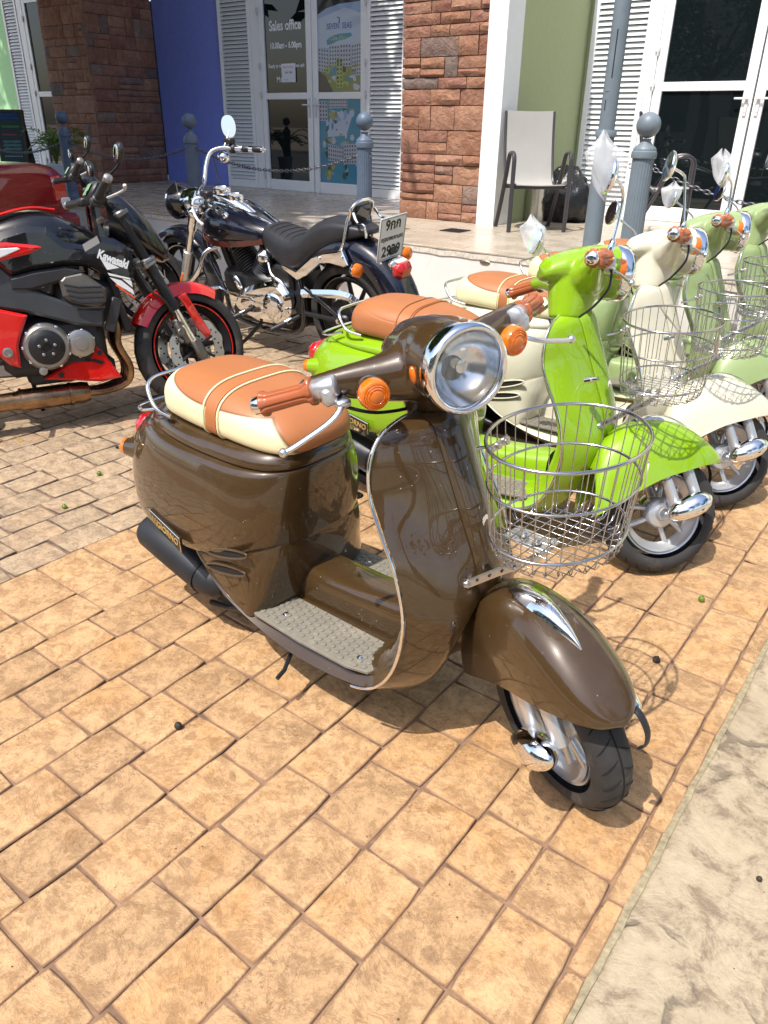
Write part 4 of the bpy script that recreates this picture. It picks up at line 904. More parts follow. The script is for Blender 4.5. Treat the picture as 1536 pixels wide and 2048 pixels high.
def row(label, loc, yaw, lean, d, pm, two, mm, det):
    build_scooter('retro_scooter', label, loc, yaw, lean, d, pm, two, mm, detail=det)
    Mt = Matrix.LocRotScale(Vector((*loc, 0)), Matrix.Rotation(yaw, 3, 'Z')@Matrix.Rotation(-lean, 3, 'X'), None)
    return [Mt@Vector(steerfn(d)(A(m[1][-1]))) for m in mm]
BP = row('lime green scooter with all tan seat and wire basket, second from the front', (-.638, 2.365), rad(4), rad(-1), rad(47), PG, False, mg, True)
row('cream white scooter with two-tone seat behind the lime green one', (-.62, 3.0), rad(2.5), rad(1), rad(44), PC, True, mc, True)
BS = row('sage green scooter next beyond the cream one, round headlamp turned right', (-.66, 3.76), rad(4), rad(1), rad(36), PS, True, ms_, False)
row('last sage green scooter in the row, cut off by the right edge of the photo', (-.63, 4.48), rad(4), rad(1), rad(40), PS, True, mc, False)
# ------------------------------------------------------------------ the street behind the camera (seen in glass and chrome)
def leaf_tree(name, label, x, y, h, r, seed, group=None, ncl=60, nl=90, lsz=1.):
    q = random.Random(seed); t = thing(name, label, 'tree', (x, y, 0), (0, 0, 0), group)
    b = M(); b.tube(spl([(0, 0, -.1), (.1, .05, h*.25), (-.05, .1, h*.45), (.05, 0, h*.62)], 12), [.22*(1-i/16) for i in range(12)], 10); obj('trunk', b, BARK, t)
    b = M()
    for i in range(7):
        a = q.uniform(0, 6.28); b.tube(spl([(0, 0, h*.42), (math.cos(a)*r*.4, math.sin(a)*r*.4, h*.6), (math.cos(a)*r*.75, math.sin(a)*r*.75, h*.75)], 8), [.09*(1-j/9) for j in range(8)], 6)
    obj('limbs', b, BARK, t)
    V = []; F = []
    cl = [(q.uniform(-1, 1), q.uniform(-1, 1), q.uniform(-1, 1)) for _ in range(ncl)]
    cl = [A(c)/max(1, np.linalg.norm(c)) for c in cl]
    for c in cl:
        cc = A([c[0]*r, c[1]*r, h*.72+c[2]*h*.27])
        for _ in range(nl):
            p = cc+A([q.gauss(0, .4), q.gauss(0, .4), q.gauss(0, .3)])*r*.33; u = unit(A([q.gauss(0, 1), q.gauss(0, 1), q.gauss(0, .5)])); w = unit(np.cross(u, A([q.gauss(0, 1), q.gauss(0, 1), 1]))); s_ = q.uniform(.06, .13)*lsz
            k = len(V); V += [p-u*s_, p+w*s_*.5, p+u*s_, p-w*s_*.5]; F.append((k, k+1, k+2, k+3))
    obj('crown', M().add(V, F), LEAF, t, smooth=False); return t
BARK = mat('bark', (.10, .075, .05), .9, vary=.3, bmp=.6, bscale=20); LEAF = mat('leaf', (.045, .085, .02), .6, vary=.35, vscale=2)
leaf_tree('street_tree', 'broad dense shade tree left of the parked motorcycles, its crown over the terrace', -10.3, 2.5, 9.0, 4.3, 21, 'shade trees by the terrace', 190, 210, 2.1)
for i, (x, y, h, r) in enumerate(((-9, -13, 6.5, 2.6), (-2.5, -15, 7.5, 3.2), (5, -12, 6.2, 2.6), (12, -16, 8, 3.4), (-17, -14, 7, 3), (14, 2, 6.5, 2.6), (7.5, -2.5, 7.5, 3.0), (6.5, 4.5, 6.5, 2.2))):
    leaf_tree('street_tree', ['low leafy', 'tall leafy', 'bushy', 'large leafy', 'wide leafy', 'solitary leafy', 'overhanging leafy', 'narrow leafy'][i]+' roadside tree across the lane, '+['left of the middle', 'in the middle', 'right of the middle', 'at the far right', 'at the far left', 'east of the shops', 'close beside the parked scooters', 'in front of the last shop'][i], x, y, h, r, 40+i, 'roadside trees')
ob = thing('cream_building', 'long cream building across the lane with rows of dark windows', 'building', (-2, -24, 0))
obj('wall', M().box((0, 0, 4.5), (56, 6, 9)), mat('cream_wall', (.55, .5, .4), .8, vary=.05), ob); obj('roof', M().box((0, 0, 9.2), (57, 7, .4)), mat('roof_terracotta', (.3, .12, .07), .8), ob)
wm = meshdata('window', M().box((0, 3.02, 0), (1.3, .06, 1.5)), GL)
for i in range(18):
    for z in (2, 5.2): o = obj('window', wm, GL, ob); o.location = (-26+i*3.05, 0, z)
asph = struct(obj('road', M().box((0, -11, -.016), (80, 14, .03)), mat('asphalt', (.07, .07, .07), .85, vary=.2, bmp=.4)))
# ------------------------------------------------------------------ bollards, chains, lamp pole
STEEL = mat('grey_painted_iron', (.085, .115, .165), .5, vary=.12, vscale=14, rvar=.1, dirt=((.35, .36, .37), 12, .62, .4)); CHN = mat('chain_iron', (.13, .13, .15), .4, .7)
POLE = mat('pole_paint', (.145, .18, .21), .45, vary=.1, vscale=10, rvar=.1, dirt=((.06, .03, .02), 7, .70, .9))
def bollard(label, x, h=1.37, k=1., STEEL=STEEL):
    t = thing('bollard', label, 'bollard', (x, 5.22, S), (0, 0, 0), 'ball-topped bollards along the terrace edge'); H = h-S; n = 64
    b = M(); b.lathe([(.085*k, 0), (.086*k, .04), (.07*k, .06), (.066*k, .08)], (0, 0, 0), (0, 0, 1), 40); obj('base', b, STEEL, t)
    b = M(); R_ = []
    for z in np.linspace(.075, H-.19, 4): R_.append([((.0625-.004*z)*k*(1-.035*(math.cos(a*22) > .3))*math.cos(a), (.0625-.004*z)*k*(1-.035*(math.cos(a*22) > .3))*math.sin(a), z) for a in np.linspace(0, 2*math.pi, 176, endpoint=False)])
    b.rings(R_); obj('fluted_shaft', b, STEEL, t, ang=30)
    b = M(); z = H-.19; b.lathe([(.062*k, z), (.069*k, z+.004), (.071*k, z+.02), (.069*k, z+.04), (.064*k, z+.045), (.064*k, z+.055), (.058*k, z+.065), (.035*k, z+.085), (.026*k, z+.10), (.03*k, z+.115)], (0, 0, 0), (0, 0, 1), 40); obj('collar', b, STEEL, t)
    obj('ball', M().ell((0, 0, H), (.066*k, .066*k, .066*k), n=36, m=20), STEEL, t, ang=80)
    for s in (-1, 1): obj('chain_hook', M().tube([(s*(.058*k+.012-.012*math.cos(a)), 0, H-.235+.014*math.sin(a)) for a in np.linspace(-2.6, 2.6, 12)], .004, 6), CHN, t)
    return t
BX = [-10.5, -8.4, -6.3, -4.2, -1.93, .25]
LB = ['ball-topped grey bollard in shade left of the stone column, behind the red car', 'blue-grey ball-topped bollard beside the potted plant, before the wide stone column', 'ball-topped bollard in front of the blue wall, behind the black and chrome cruiser handlebar', 'dark ball-topped bollard in front of the sales office door shutter', 'fluted grey bollard beside the lamp pole, before the sunlit glass door', 'bollard beyond the right edge of the terrace']
for i, x in enumerate(BX):
    bollard(LB[i], x, 1.37 if i != 2 else 1.352, 1.12 if i == 4 else 1., POLE if i == 4 else STEEL)
def chain(label, x0, x1, sag):
    z0 = 1.37-.235; n = int((x1-x0)/.036); b = M()
    for i in range(n):
        u = (i+.5)/n; x = x0+.075+(x1-x0-.15)*u; z = z0-.012-sag*(1-(2*u-1)**2); sl = sag*4*(2*u-1)/(x1-x0-.15); d = unit(A([1, 0, sl])); w = A([0, 1, 0]) if i % 2 else unit(np.cross(d, A([0, 1, 0]))); c = A([x, 5.22, z])
        b.tube([c+d*.024*math.cos(a)+w*.011*math.sin(a) for a in np.linspace(0, 2*math.pi, 12, endpoint=False)], .0042, 5, True)
    o = obj('chain', b, CHN, None, ang=80); tag(o, label, 'chain', 'chains hung between the bollards'); return o
chain('iron chain sagging before the wide stone column between two bollards', -8.4, -6.3, .13); chain('iron chain sagging across the sales office door', -6.3, -4.2, .15)
chain('chain running right from the fluted bollard past the glass door', -1.93, .25, .2); chain('chain left of the leftmost visible bollard, behind the red car', -10.5, -8.4, .13)
t = thing('lamp_pole', 'tall grey painted lamp pole with chipped paint beside the fluted bollard', 'pole', (-2.215, 5.25, S))
POLE = mat('pole_paint', (.145, .18, .21), .45, vary=.1, vscale=10, rvar=.1, dirt=((.06, .03, .02), 7, .70, .9))
obj('lower_tube', M().lathe([(.062, 0), (.06, .05), (.0585, .76)], (0, 0, 0), (0, 0, 1), 36), POLE, t); obj('collar', M().lathe([(.058, .755), (.068, .76), (.069, .785), (.066, .79), (.064, .80)], (0, 0, 0), (0, 0, 1), 36), POLE, t)
b = M(); b.lathe([(.0515, .79), (.051, 1.4), (.049, 4.2)], (0, 0, 0), (0, 0, 1), 36); obj('upper_tube', b, POLE, t)
b = M(); b.box((.012, -.0505, 1.22), (.006, .003, .26)).box((-.008, -.0515, .94), (.005, .003, .06)); obj('slot', b, GAP, t)
obj('rivet_plate', M().box((-.005, -.0515, 1.02), (.022, .004, .008), ch=.001), POLE, t)
# ------------------------------------------------------------------ chairs on the terrace
CF = mat('chair_frame', (.055, .05, .055), .4, .3); CM = mat('chair_mesh', (.33, .32, .30), .8, vary=.03, bmp=.5, bscale=400)
def chair(label, x, y, rz):
    t = thing('patio_chair', label, 'chair', (x, y, S), (0, 0, rz), 'patio chairs'); w = .245   # front is -y
    for s in (-1, 1):
        X = s*w; fl = dict(r=.014, n=4, ry=.024)
        P = [A([X, -.22, 0]), A([X, -.22, .2]), A([X, -.22, .50]), A([X, -.215, .575]), A([X, -.18, .615]), A([X, -.10, .615]), A([X, -.06, .575]), A([X, .0, .42]), A([X, .10, .20]), A([X, .21, 0])]
        b = M(); b.tube(spl(P, 40), .0125, 8, ry=.019, up=(1, 0, 0)); obj('leg_and_arm', b, CF, t, ang=40)
        b = M(); b.tube(spl([A([s*.215, -.21, .375]), A([s*.215, .0, .36]), A([s*.215, .08, .365]), A([s*.215, .14, .45]), A([s*.215, .21, .70]), A([s*.215, .25, .93])], 30), .011, 8); obj('side_rail', b, CF, t)
        obj('bolt', M().cyl((s*.222, -.2, .37), (s*.262, -.2, .37), .009), CF, t)
    b = M()
    for y_, z_ in ((-.19, .352), (.05, .345)): b.box((0, y_, z_), (.45, .02, .022), ch=.003)
    obj('cross_bar', b, CF, t)
    P = spl([A([0, -.225, .374]), A([0, -.20, .379]), A([0, .0, .362]), A([0, .08, .367]), A([0, .14, .452]), A([0, .21, .70]), A([0, .25, .935])], 34); R_ = []
    for k, p in enumerate(P):
        wq = .213; R_.append([(u*wq, p[1]+(1-u*u)*.006, p[2]-(1-u*u)*.006) for u in np.linspace(-1, 1, 9)]+[(u*wq, p[1]+(1-u*u)*.006+.003, p[2]-(1-u*u)*.006-.003) for u in np.linspace(1, -1, 9)])
    obj('sling', M().rings(R_), CM, t, ang=60); return t
chair('grey sling patio chair with dark arms before the green wall', -3.33, 6.46, rad(45)); chair('dark-legged patio chair partly hidden behind the fluted bollard', -2.34, 6.84, rad(110))
t = thing('steel_bin', 'brushed steel cylinder bin behind the grey patio chair', 'bin', (-3.63, 7.15, S)); obj('body', M().lathe([(.125, 0), (.125, .42), (.12, .425)], (0, 0, 0), (0, 0, 1), 40), mat('brushed_steel', (.6, .58, .52), .25, 1), t); obj('lid', M().lathe([(.128, .42), (.128, .44), (.1, .47), (.01, .48)], (0, 0, 0), (0, 0, 1), 40), mat('bin_lid', (.03, .03, .03), .4), t)
def crumple(c, r, seed, n=46, m_=26, amp=.16, flat=True, tip=0):
    q = random.Random(seed); from mathutils import noise as mn; R_ = []
    for i in range(m_+1):
        p = -math.pi/2+math.pi*i/m_; k = []
        for j in range(n):
            a = 2*math.pi*j/n; d = A([math.cos(p)*math.cos(a), math.cos(p)*math.sin(a), math.sin(p)])
            f = 1+amp*(1-2*abs(mn.noise(Vector(d*2.1)+Vector((seed, 0, 0)))))+amp*.6*(1-2*abs(mn.noise(Vector(d*5.3)+Vector((0, seed, 0))))); v = d*A(r)*f
            if tip and v[2] > 0: v[2] += tip*max(0, d[2])**6*r[2]
            if flat: v[2] = max(v[2], -r[2]*.78)
            k.append(v+A(c))
        R_.append(k)
    return M().rings(R_, True, False)
bb = obj('rubbish_bag', crumple((0, 0, 0), (.24, .21, .22), 3.3, amp=.2, tip=.3), mat('black_bag', (.012, .013, .014), .22, bmp=.6, bscale=14, bdist=.02), None, ang=180); bb.location = (-3.42, 7.32, S+.17); tag(bb, 'crumpled black plastic rubbish bag on the floor behind the patio chair', 'bag')
# ------------------------------------------------------------------ chalkboard and potted plant
t = thing('chalkboard_sign', 'dark wooden A-frame chalkboard with coloured chalk writing by the mint wall', 'sign', (-13.45, 7.4, S), (0, 0, rad(35)))
WD = mat('dark_wood', (.035, .02, .012), .5)
b = M(); [b.box((s*.22, -.02, .47), (.045, .03, .94), R3('X', rad(-8)), ch=.004) for s in (-1, 1)]; b.box((0, .04, .92), (.45, .03, .04), R3('X', rad(-8))); b.box((0, -.075, .12), (.45, .03, .04), R3('X', rad(-8))); obj('frame', b, WD, t)
obj('board', M().box((0, -.018, .52), (.40, .012, .78), R3('X', rad(-8))), mat('slate_board', (.012, .03, .035), .7), t); obj('rear_leg', M().box((0, .16, .45), (.42, .02, .9), R3('X', rad(12))), WD, t)
rc = random.Random(3)
for k, (c, z0, z1, h) in enumerate((((.03, .2, .7), .80, .87, .035), ((.15, .7, .15), .66, .69, .02), ((.75, .12, .2), .55, .57, .018), ((.3, .6, .65), .36, .47, .03), ((.4, .6, .8), .23, .25, .012))):
    g = M(); z = z1
    while z >= z0-.001:
        P = []
        for i in range(40): u = -.15+.3*i/39; zz = z+h*math.sin(i*1.3+k)*rc.uniform(.3, 1); P.append((u, -.0275+(zz-.52)*math.tan(rad(8)), zz))
        g.tube(P, .003, 4); z -= .055
    obj('chalk_writing', g, mat('chalk', c, .9), t)
t = thing('potted_plant', 'leafy green plant in a white pot left of the bollard', 'plant', (-9.85, 5.95, S)); t.scale = (.82, .82, .82)
obj('pot', M().lathe([(.10, 0), (.11, .02), (.15, .34), (.16, .35), (.16, .37), (.14, .37), (.13, .33)], (0, 0, 0), (0, 0, 1), 32), mat('white_pot', (.6, .64, .7), .5), t)
q = random.Random(9); PL = mat('plant_leaf', (.10, .19, .02), .35, vary=.4, vscale=6)
for i in range(20):
    a = q.uniform(0, 6.28); L_ = q.uniform(.3, .55); P = spl([A([0, 0, .33]), A([math.cos(a)*L_*.25, math.sin(a)*L_*.25, .33+L_*.75]), A([math.cos(a)*L_*.7, math.sin(a)*L_*.7, .33+L_*1.0]), A([math.cos(a)*L_*1.1, math.sin(a)*L_*1.1, .33+L_*.8])], 14)
    stem = obj('stem', M().tube(P, .005, 5), mat('stem_green', (.08, .12, .02), .6) if i == 0 else bpy.data.materials['stem_green'], t); b = M()
    for k in range(3, 14):
        for s in (-1, 1):
            d = unit(P[k]-P[k-1]); w = unit(np.cross(d, A([0, 0, 1]))*s+d*.5+A([0, 0, q.uniform(-.2, .4)])); n_ = unit(np.cross(w, d)); l = q.uniform(.07, .11)
            b.add([P[k], P[k]+w*l*.5+d*l*.22+n_*.006, P[k]+w*l, P[k]+w*l*.5-d*l*.22+n_*.006], [(0, 1, 2, 3)])
    lf = obj('leaves', b, PL, stem, smooth=False)
# ------------------------------------------------------------------ fallen fruit
FG = mat('green_fruit', (.10, .17, .015), .35, vary=.3, vscale=60); FD = mat('dried_fruit', (.03, .022, .016), .7, bmp=.6, bscale=120)
for i, (x, y, g_, r, lb) in enumerate(((-2.75, 1.62, 1, .0105, 'small green fruit on the grey pavers left of the scooter tail'), (-2.577, 1.35, 1, .0105, 'small green fruit on a paver joint at the left, the nearer of two'), (-1.272, .846, 0, .010, 'dark dried fruit on a paver joint in the lower left'), (-.423, 2.254, 1, .0105, 'green fruit on a paver joint near the green scooter wheel'), (-.426, 1.854, 0, .011, 'dark dried fruit inside the ring of the basket shadow'), (-.012, 1.29, 0, .006, 'tiny brown seed on the cream concrete path'), (-2.95, 1.85, 0, .008, 'small dark dried fruit by the edge of the motorbike shadow'))):
    b = M(); b.ell((0, 0, r*.9), (r, r*.95, r), n=14, m=9).cyl((0, 0, r*1.8), (r*.3, 0, r*2.2), r*.16, n=6); o = obj('fallen_fruit', b, FG if g_ else FD, None, ang=60); o.location = (x, y, 0); tag(o, lb, 'fruit', 'fruit fallen on the paving')
ql = random.Random(4); LF = mat('dry_leaf', (.30, .20, .07), .7, vary=.3)
for i, (x, y, l) in enumerate(((-3.02, 1.95, .05), (-2.83, 2.1, .03), (-3.35, 1.6, .07), (-1.93, 1.98, .03))):
    b = M(); w = l*.22; N = 8; V = []; F = []
    for k in range(N+1): u = k/N; ww = w*math.sin(math.pi*u)**.7; V += [(u*l, -ww+.35*l*u*u, .002+.003*u), (u*l, .35*l*u*u, .0035+.004*u), (u*l, ww+.35*l*u*u, .002+.005*u)]
    for k in range(N): F += [(3*k, 3*k+3, 3*k+4, 3*k+1), (3*k+1, 3*k+4, 3*k+5, 3*k+2)]
    b.add(V, F); o = obj('fallen_leaf', b, LF, None, ang=80); o.location = (x, y, 0); o.rotation_euler = (0, 0, ql.uniform(0, 6)); tag(o, ['curled dry leaf in the motorbike shadow at the left', 'tiny pale leaf near the shadow edge', 'largest dry leaf, crescent shaped, in the shadow under the exhaust', 'small leaf scrap beside the brown scooter tail'][i], 'leaf', 'dry leaves on the paving')
# ------------------------------------------------------------------ plastic bags over the mirrors
PLB = mat('clear_film', (.80, .82, .84), .12, alpha=.36, spec=.8, coat=.6)
def mirror_bag(label, c, L_, w, seed, tilt=0.):
    L_ *= .8; w *= .78
    # thin film: pinched neck at the stalk, loose pleated body, ragged open top
    q = random.Random(seed); b = M(); R_ = []; n = 64; ph = [q.uniform(0, 6.28) for _ in range(5)]
    for i in range(41):
        u = i/40; r = w*(.22+1.75*u*(1-u)**.55+.10*u)*(1 if u < .8 else 1-.55*(u-.8)/.2); k = []
        for j in range(n):
            a = 2*math.pi*j/n; f = 1+.10*math.sin(3*a+ph[0]+u*2.5)+.06*math.sin(7*a+ph[1]-u*4)+.03*math.sin(11*a+ph[2]+u*3)+.05*math.sin(u*9+ph[3]+2*a)
            z = (u-.42)*L_+(.16*L_*math.sin(2*a+ph[4])*max(0, u-.65)*2)
            k.append(A([r*f*math.cos(a)+tilt*(u-.42)*L_, r*f*.62*math.sin(a), z]))
        R_.append(k)
    o = obj('plastic_bag', b.rings(R_, True, False), PLB, None, ang=180); o.location = c; tag(o, label, 'plastic bag', 'plastic bags over scooter mirrors'); return o
# ------------------------------------------------------------------ motorcycles
REDP = paint('red_lacquer', (.55, .008, .006)); BLKP = paint('black_lacquer', (.006, .006, .008)); GRYP = mat('graphite_panel', (.055, .06, .068), .42, .35, vary=.15); DGP = mat('dark_panel', (.022, .022, .025), .5, .1, vary=.2)
WHG = mat('white_graphic', (.62, .64, .66), .35, coat=.5); ORG = mat('orange_graphic', (.6, .08, .02), .4); HEAT = mat('heat_tinted_steel', (.30, .19, .11), .30, 1, vary=.5, vscale=9, rvar=.12); MAG = mat('bronze_grey_metal', (.16, .15, .14), .42, .7, vary=.2, bmp=.2); CASE = mat('silver_case', (.34, .33, .32), .36, .85, vary=.12, bmp=.2, bscale=90)
LEATH = mat('black_leather', (.022, .023, .027), .42, bmp=.4, bscale=150, vary=.2); NAVY = paint('navy_lacquer', (.003, .004, .012)); BRW = mat('maroon_stripe', (.06, .008, .006), .3, coat=1)
def disc(par, c, R, y, side, xf=None, petal=True):
    b = M(); n = 80; Ro = []; 
    for yy in (-.0025, .0025):
        Ro.append([(c[0]+(R*(1+(.03*math.cos(10*a) if petal else 0)))*math.sin(a), c[1]+y+yy, c[2]+(R*(1+(.03*math.cos(10*a) if petal else 0)))*math.cos(a)) for a in np.linspace(0, 2*math.pi, n, endpoint=False)])
    Ri = [[(c[0]+R*.66*math.sin(a), c[1]+y+yy, c[2]+R*.66*math.cos(a)) for a in np.linspace(0, 2*math.pi, n, endpoint=False)] for yy in (-.0025, .0025)]
    b.rings([Ri[0], Ro[0], Ro[1], Ri[1], Ri[0]], True, False); d = obj('brake_disc', b, ALU, par, xf=xf)
    b = M()
    for i in range(30):
        a = 2*math.pi*i/30; r = R*(.74+.08*(i % 3)); b.cyl((c[0]+r*math.sin(a), c[1]+y-.0034, c[2]+r*math.cos(a)), (c[0]+r*math.sin(a), c[1]+y+.0034, c[2]+r*math.cos(a)), R*.035, n=8)
    stuff(obj('disc_holes', b, GAP, d, xf=xf)); b = M()
    for i in range(6):
        a = 2*math.pi*i/6; b.tube([(c[0]+r*math.sin(a), c[1]+y, c[2]+r*math.cos(a)) for r in (R*.2, R*.7)], .008, 6)
    b.lathe([(R*.22, -.006), (R*.24, 0), (R*.22, .006)], (c[0], c[1]+y, c[2]), (0, 1, 0), 20); obj('disc_carrier', b, BLKM, d, xf=xf); return d
def screw_ring(par, c, r, n, axy, rad_=.006, m_=CHROME):
    for i in range(n):
        a = 2*math.pi*i/n+.3; obj('bolt', M().lathe([(rad_, 0), (rad_, .004), (rad_*.6, .006)], (c[0]+r*math.cos(a), c[1], c[2]+r*math.sin(a)), (0, axy, 0), 8), m_, par)
def bars(t, s, A):
    # handlebar
    b = M(); b.tube(spl([(-.33, 0, 1.0), (-.33, s*.10, 1.0), (-.345, s*.17, 1.02), (-.36, s*.22, 1.03)], 16), .011, 10); obj('handlebar', b, BLKM, t)
    g0 = A([-.385, s*.235, 1.02]); g1_ = A([-.33, s*.385, 1.125]) if s < 0 else A([-.45, s*.385, 1.01]); dd = unit(g1_-g0)
    b = M(); b.lathe([(.017, 0), (.022, .004), (.022, .01), (.0165, .014)]+[(.0165+.0015*(i % 2), .02+i*.007) for i in range(14)]+[(.018, .125), (.014, .13)], g0, dd, 20); obj('grip', b, BLK, t, ang=30)
    obj('bar_end', M().lathe([(.012, .128), (.019, .134), (.019, .152), (.008, .16)], g0, dd, 18), CASE, t)
    b = M(); b.box(g0-dd*.02, (.045, .05, .04), ch=.008).cyl(g0-dd*.05+A([.03, 0, .02]), g0-dd*.03+A([.05, 0, .03]), .02); obj('switch_box', b, BLK, t)
    b = M(); b.tube(spl([g0+A([.05, -s*.01, .005]), g0+A([.085, s*.03, .02]), g0+A([.11, s*.08, .035]), g0+A([.10, s*.14, .05]) if s < 0 else g0+A([.07, s*.14, .0])], 16), [.012]*5+[.008]*11, 8, ry=.005); obj('lever', b, WHG if s < 0 else BLK, t)
    m0 = A([-.33, s*.20, 1.04]); m1 = A([-.285, s*.36, 1.195]) if s < 0 else A([-.30, s*.38, 1.18])
    b = M(); b.tube(spl([m0, m0+A([.0, s*.03, .06]), m1-A([0, s*.03, .04]), m1], 14), .006, 7); ms = obj('mirror', b, BLKM, t)
    b = M(); b.ell(m1, (.018, .062, .034), R3('X', s*rad(18)), n=18, m=10, e=.8); obj('mirror_shell', b, BLK, ms); b = M(); b.ell(m1-A([.013, 0, 0]), (.006, .055, .028), R3('X', s*rad(18)), n=18, m=8, e=.8); obj('mirror_glass', b, MIRG, ms)
def naked_bike(label, pose, main, accent, graph, cal, full=True):
    KS = steerfn(rad(14) if full else 0., A([.12, 0, 0]), rad(24))
    t = thing('motorcycle', label, 'motorcycle', (pose[0], pose[1], 0), (-pose[3], 0, pose[2]), 'motorcycles parked near the terrace')
    W = M
    # wheels
    for nm, cx in (('front', 0), ('rear', -1.44)):
        if nm == 'rear': wheel_parts(t, .30, .16, .214, (cx, 0, .30), None, 5, 'spoke', BLKM, 20)
        else: wheel_parts(t, .30, .115, .214, (cx, 0, .30), KS, 5, 'spoke', BLKM, 22)
    st_ = M(); st_.lathe([(.2165, -.044), (.2225, -.044)], (0, 0, .30), (0, 1, 0), 60, False); obj('rim_stripe', st_, accent, t, xf=KS)
    for s in (-1, 1): disc(t, (0, 0, .30), .15, s*.07, s, KS)
    disc(t, (-1.44, 0, .30), .11, -.07, -1)
    for s in (-1, 1):
        b = M(); b.box((-.078, s*.088, .40), (.05, .045, .12), R3('Y', rad(-24)), ch=.012).cyl((-.07, s*.10, .44), (-.07, s*.118, .44), .02, n=14, ch=.003).cyl((-.092, s*.10, .39), (-.092, s*.118, .39), .02, n=14, ch=.003).cyl((-.10, s*.09, .36), (-.085, s*.10, .34), .01)
        obj('caliper', b, cal, t, xf=KS)
        d_ = A([-.28, 0, .63]); o_ = A([-.015, s*.10, .31])
        b = M(); b.cyl(o_, o_+d_*.33, .0195, n=16); obj('fork_slider', b, CHROME, t, xf=KS)
        b = M(); b.lathe([(.021, 0), (.030, .004), (.031, .03), (.027, .04), (.026, .28), (.026, .5)], o_+d_*.30, d_, 20); obj('fork_tube', b, BLKM, t, xf=KS)
        b = M(); b.box(o_+A([.01, 0, -.01]), (.05, .045, .12), R3('Y', rad(-24)), ch=.012).box((-.04, s*.095, .37), (.09, .03, .04), R3('Y', rad(-50)), ch=.01); obj('axle_clamp', b, MAG, t, xf=KS)
        b = M(); b.tube(spl([(-.30, s*.08, .80), (-.24, s*.13, .62), (-.17, s*.14, .55), (-.11, s*.11, .47), (-.08, s*.09, .44)], 24), .006, 7); obj('brake_hose', b, BLK, t, xf=KS)
        b = M(); b.box(o_+d_*.66, (.07, .06, .035), R3('Y', rad(-24)), ch=.008); obj('clamp_end', b, CASE, t, xf=KS)
        b = M(); b.prism([(-.09, .56), (-.045, .575), (.06, .37), (.035, .345), (-.01, .40), (-.06, .52)], (s*.122, s*.135), 1, .004); obj('fender_strut', b, accent, t, xf=KS)
    obj('lower_clamp', M().box((-.20, 0, .735), (.07, .26, .035), R3('Y', rad(-24)), ch=.008), CASE, t, xf=KS); obj('upper_clamp', M().box((-.292, 0, .95), (.07, .26, .03), R3('Y', rad(-24)), ch=.008), MAG, t, xf=KS)
    b = M(); R_ = []
    for a in np.linspace(rad(-62), rad(32), 22):
        r = .322; w = .062+.006*math.sin((a+1)*2); tp = math.cos((a-rad(-15))/2.2); R_.append([(math.sin(a)*(r+.012*(1-(k/5)**2)-abs(k/5)**3*.05), w*k/5, .30+math.cos(a)*(r+.012*(1-(k/5)**2)-abs(k/5)**3*.05)) for k in range(-5, 6)])
    obj('front_fender', b.rings(R_, False, False), accent, t, xf=KS, ang=60)
    # engine
    b = M(); b.box((-.66, 0, .40), (.46, .30, .26), ch=.04).box((-.50, 0, .60), (.24, .34, .20), R3('Y', rad(20)), ch=.03).box((-.83, 0, .50), (.18, .22, .3), ch=.03).box((-.60, 0, .27), (.40, .2, .10), ch=.02); obj('engine_block', b, DGP, t)
    for s in (-1, 1):
        # frame, covers, panels
        if not full: continue
        P = [(-.96, .82), (-.83, .775), (-.74, .675), (-.534, .568), (-.425, .552), (-.436, .470), (-.548, .487), (-.763, .565), (-.858, .588), (-1.02, .60)]; b = M(); b.prism(P, (s*.12, s*.185), 1, .012); obj('frame_cover', b, GRYP, t, ang=25)
        b = M(); b.prism([(-.80, .715), (-.70, .735), (-.56, .748), (-.47, .72), (-.52, .705), (-.60, .68), (-.72, .655), (-.80, .66)], (s*.12, s*.192), 1, .012); obj('side_cover', b, DGP, t, ang=25)
        P = [(-.90, .83), (-.80, .90), (-.70, .925), (-.61, .915), (-.543, .85), (-.47, .835), (-.401, .869), (-.33, .855), (-.279, .82), (-.262, .70), (-.272, .618), (-.36, .676), (-.45, .739), (-.56, .748), (-.699, .735), (-.79, .712)]
        b = M(); b.prism(P, (s*.11, s*.20), 1, .028); sh = obj('tank_shroud', b, main, t, ang=25)
        if graph:
            y = s*.2008; f = lambda P: M().add([(px_, y, pz_) for px_, pz_ in P]+[(px_, s*.1995, pz_) for px_, pz_ in P], [tuple(range(len(P)))]+[(i, (i+1) % len(P), len(P)+(i+1) % len(P), len(P)+i) for i in range(len(P))])
            for P in ([(-.408, .775), (-.33, .728), (-.385, .722)], [(-.385, .710), (-.290, .680), (-.288, .672), (-.38, .698)], [(-.380, .690), (-.33, .672), (-.285, .628), (-.282, .605), (-.35, .655)], [(-.325, .680), (-.286, .668), (-.284, .638)]): obj('stripe', f(P), WHG, sh, smooth=False)
            obj('stripe', f([(-.355, .660), (-.283, .595), (-.280, .582), (-.36, .652)]), ORG, sh, smooth=False)
            if s < 0: text('lettering', 'Kawasaki', .054, WHG, sh, (-.352, -.2012, .765), (1, 0, -.46), (.46, 0, 1), .0006, off=.0022, sx=.72, sp=.95)
        b = M(); b.prism([(-1.32, .90), (-1.1, .835), (-.90, .868), (-.78, .868), (-.66, .850), (-.621, .832), (-.70, .80), (-.818, .778), (-1.0, .74), (-1.2, .76)], (s*.09, s*.212), 1, .02); rp_ = obj('tail_panel', b, accent, t, ang=25)
        b = M(); b.prism([(-.95, .835), (-.74, .838), (-.73, .830), (-.84, .790), (-.98, .755)], (s*.19, s*.2145), 1, .003); obj('insert', b, WHG if graph else DGP, rp_, ang=25)
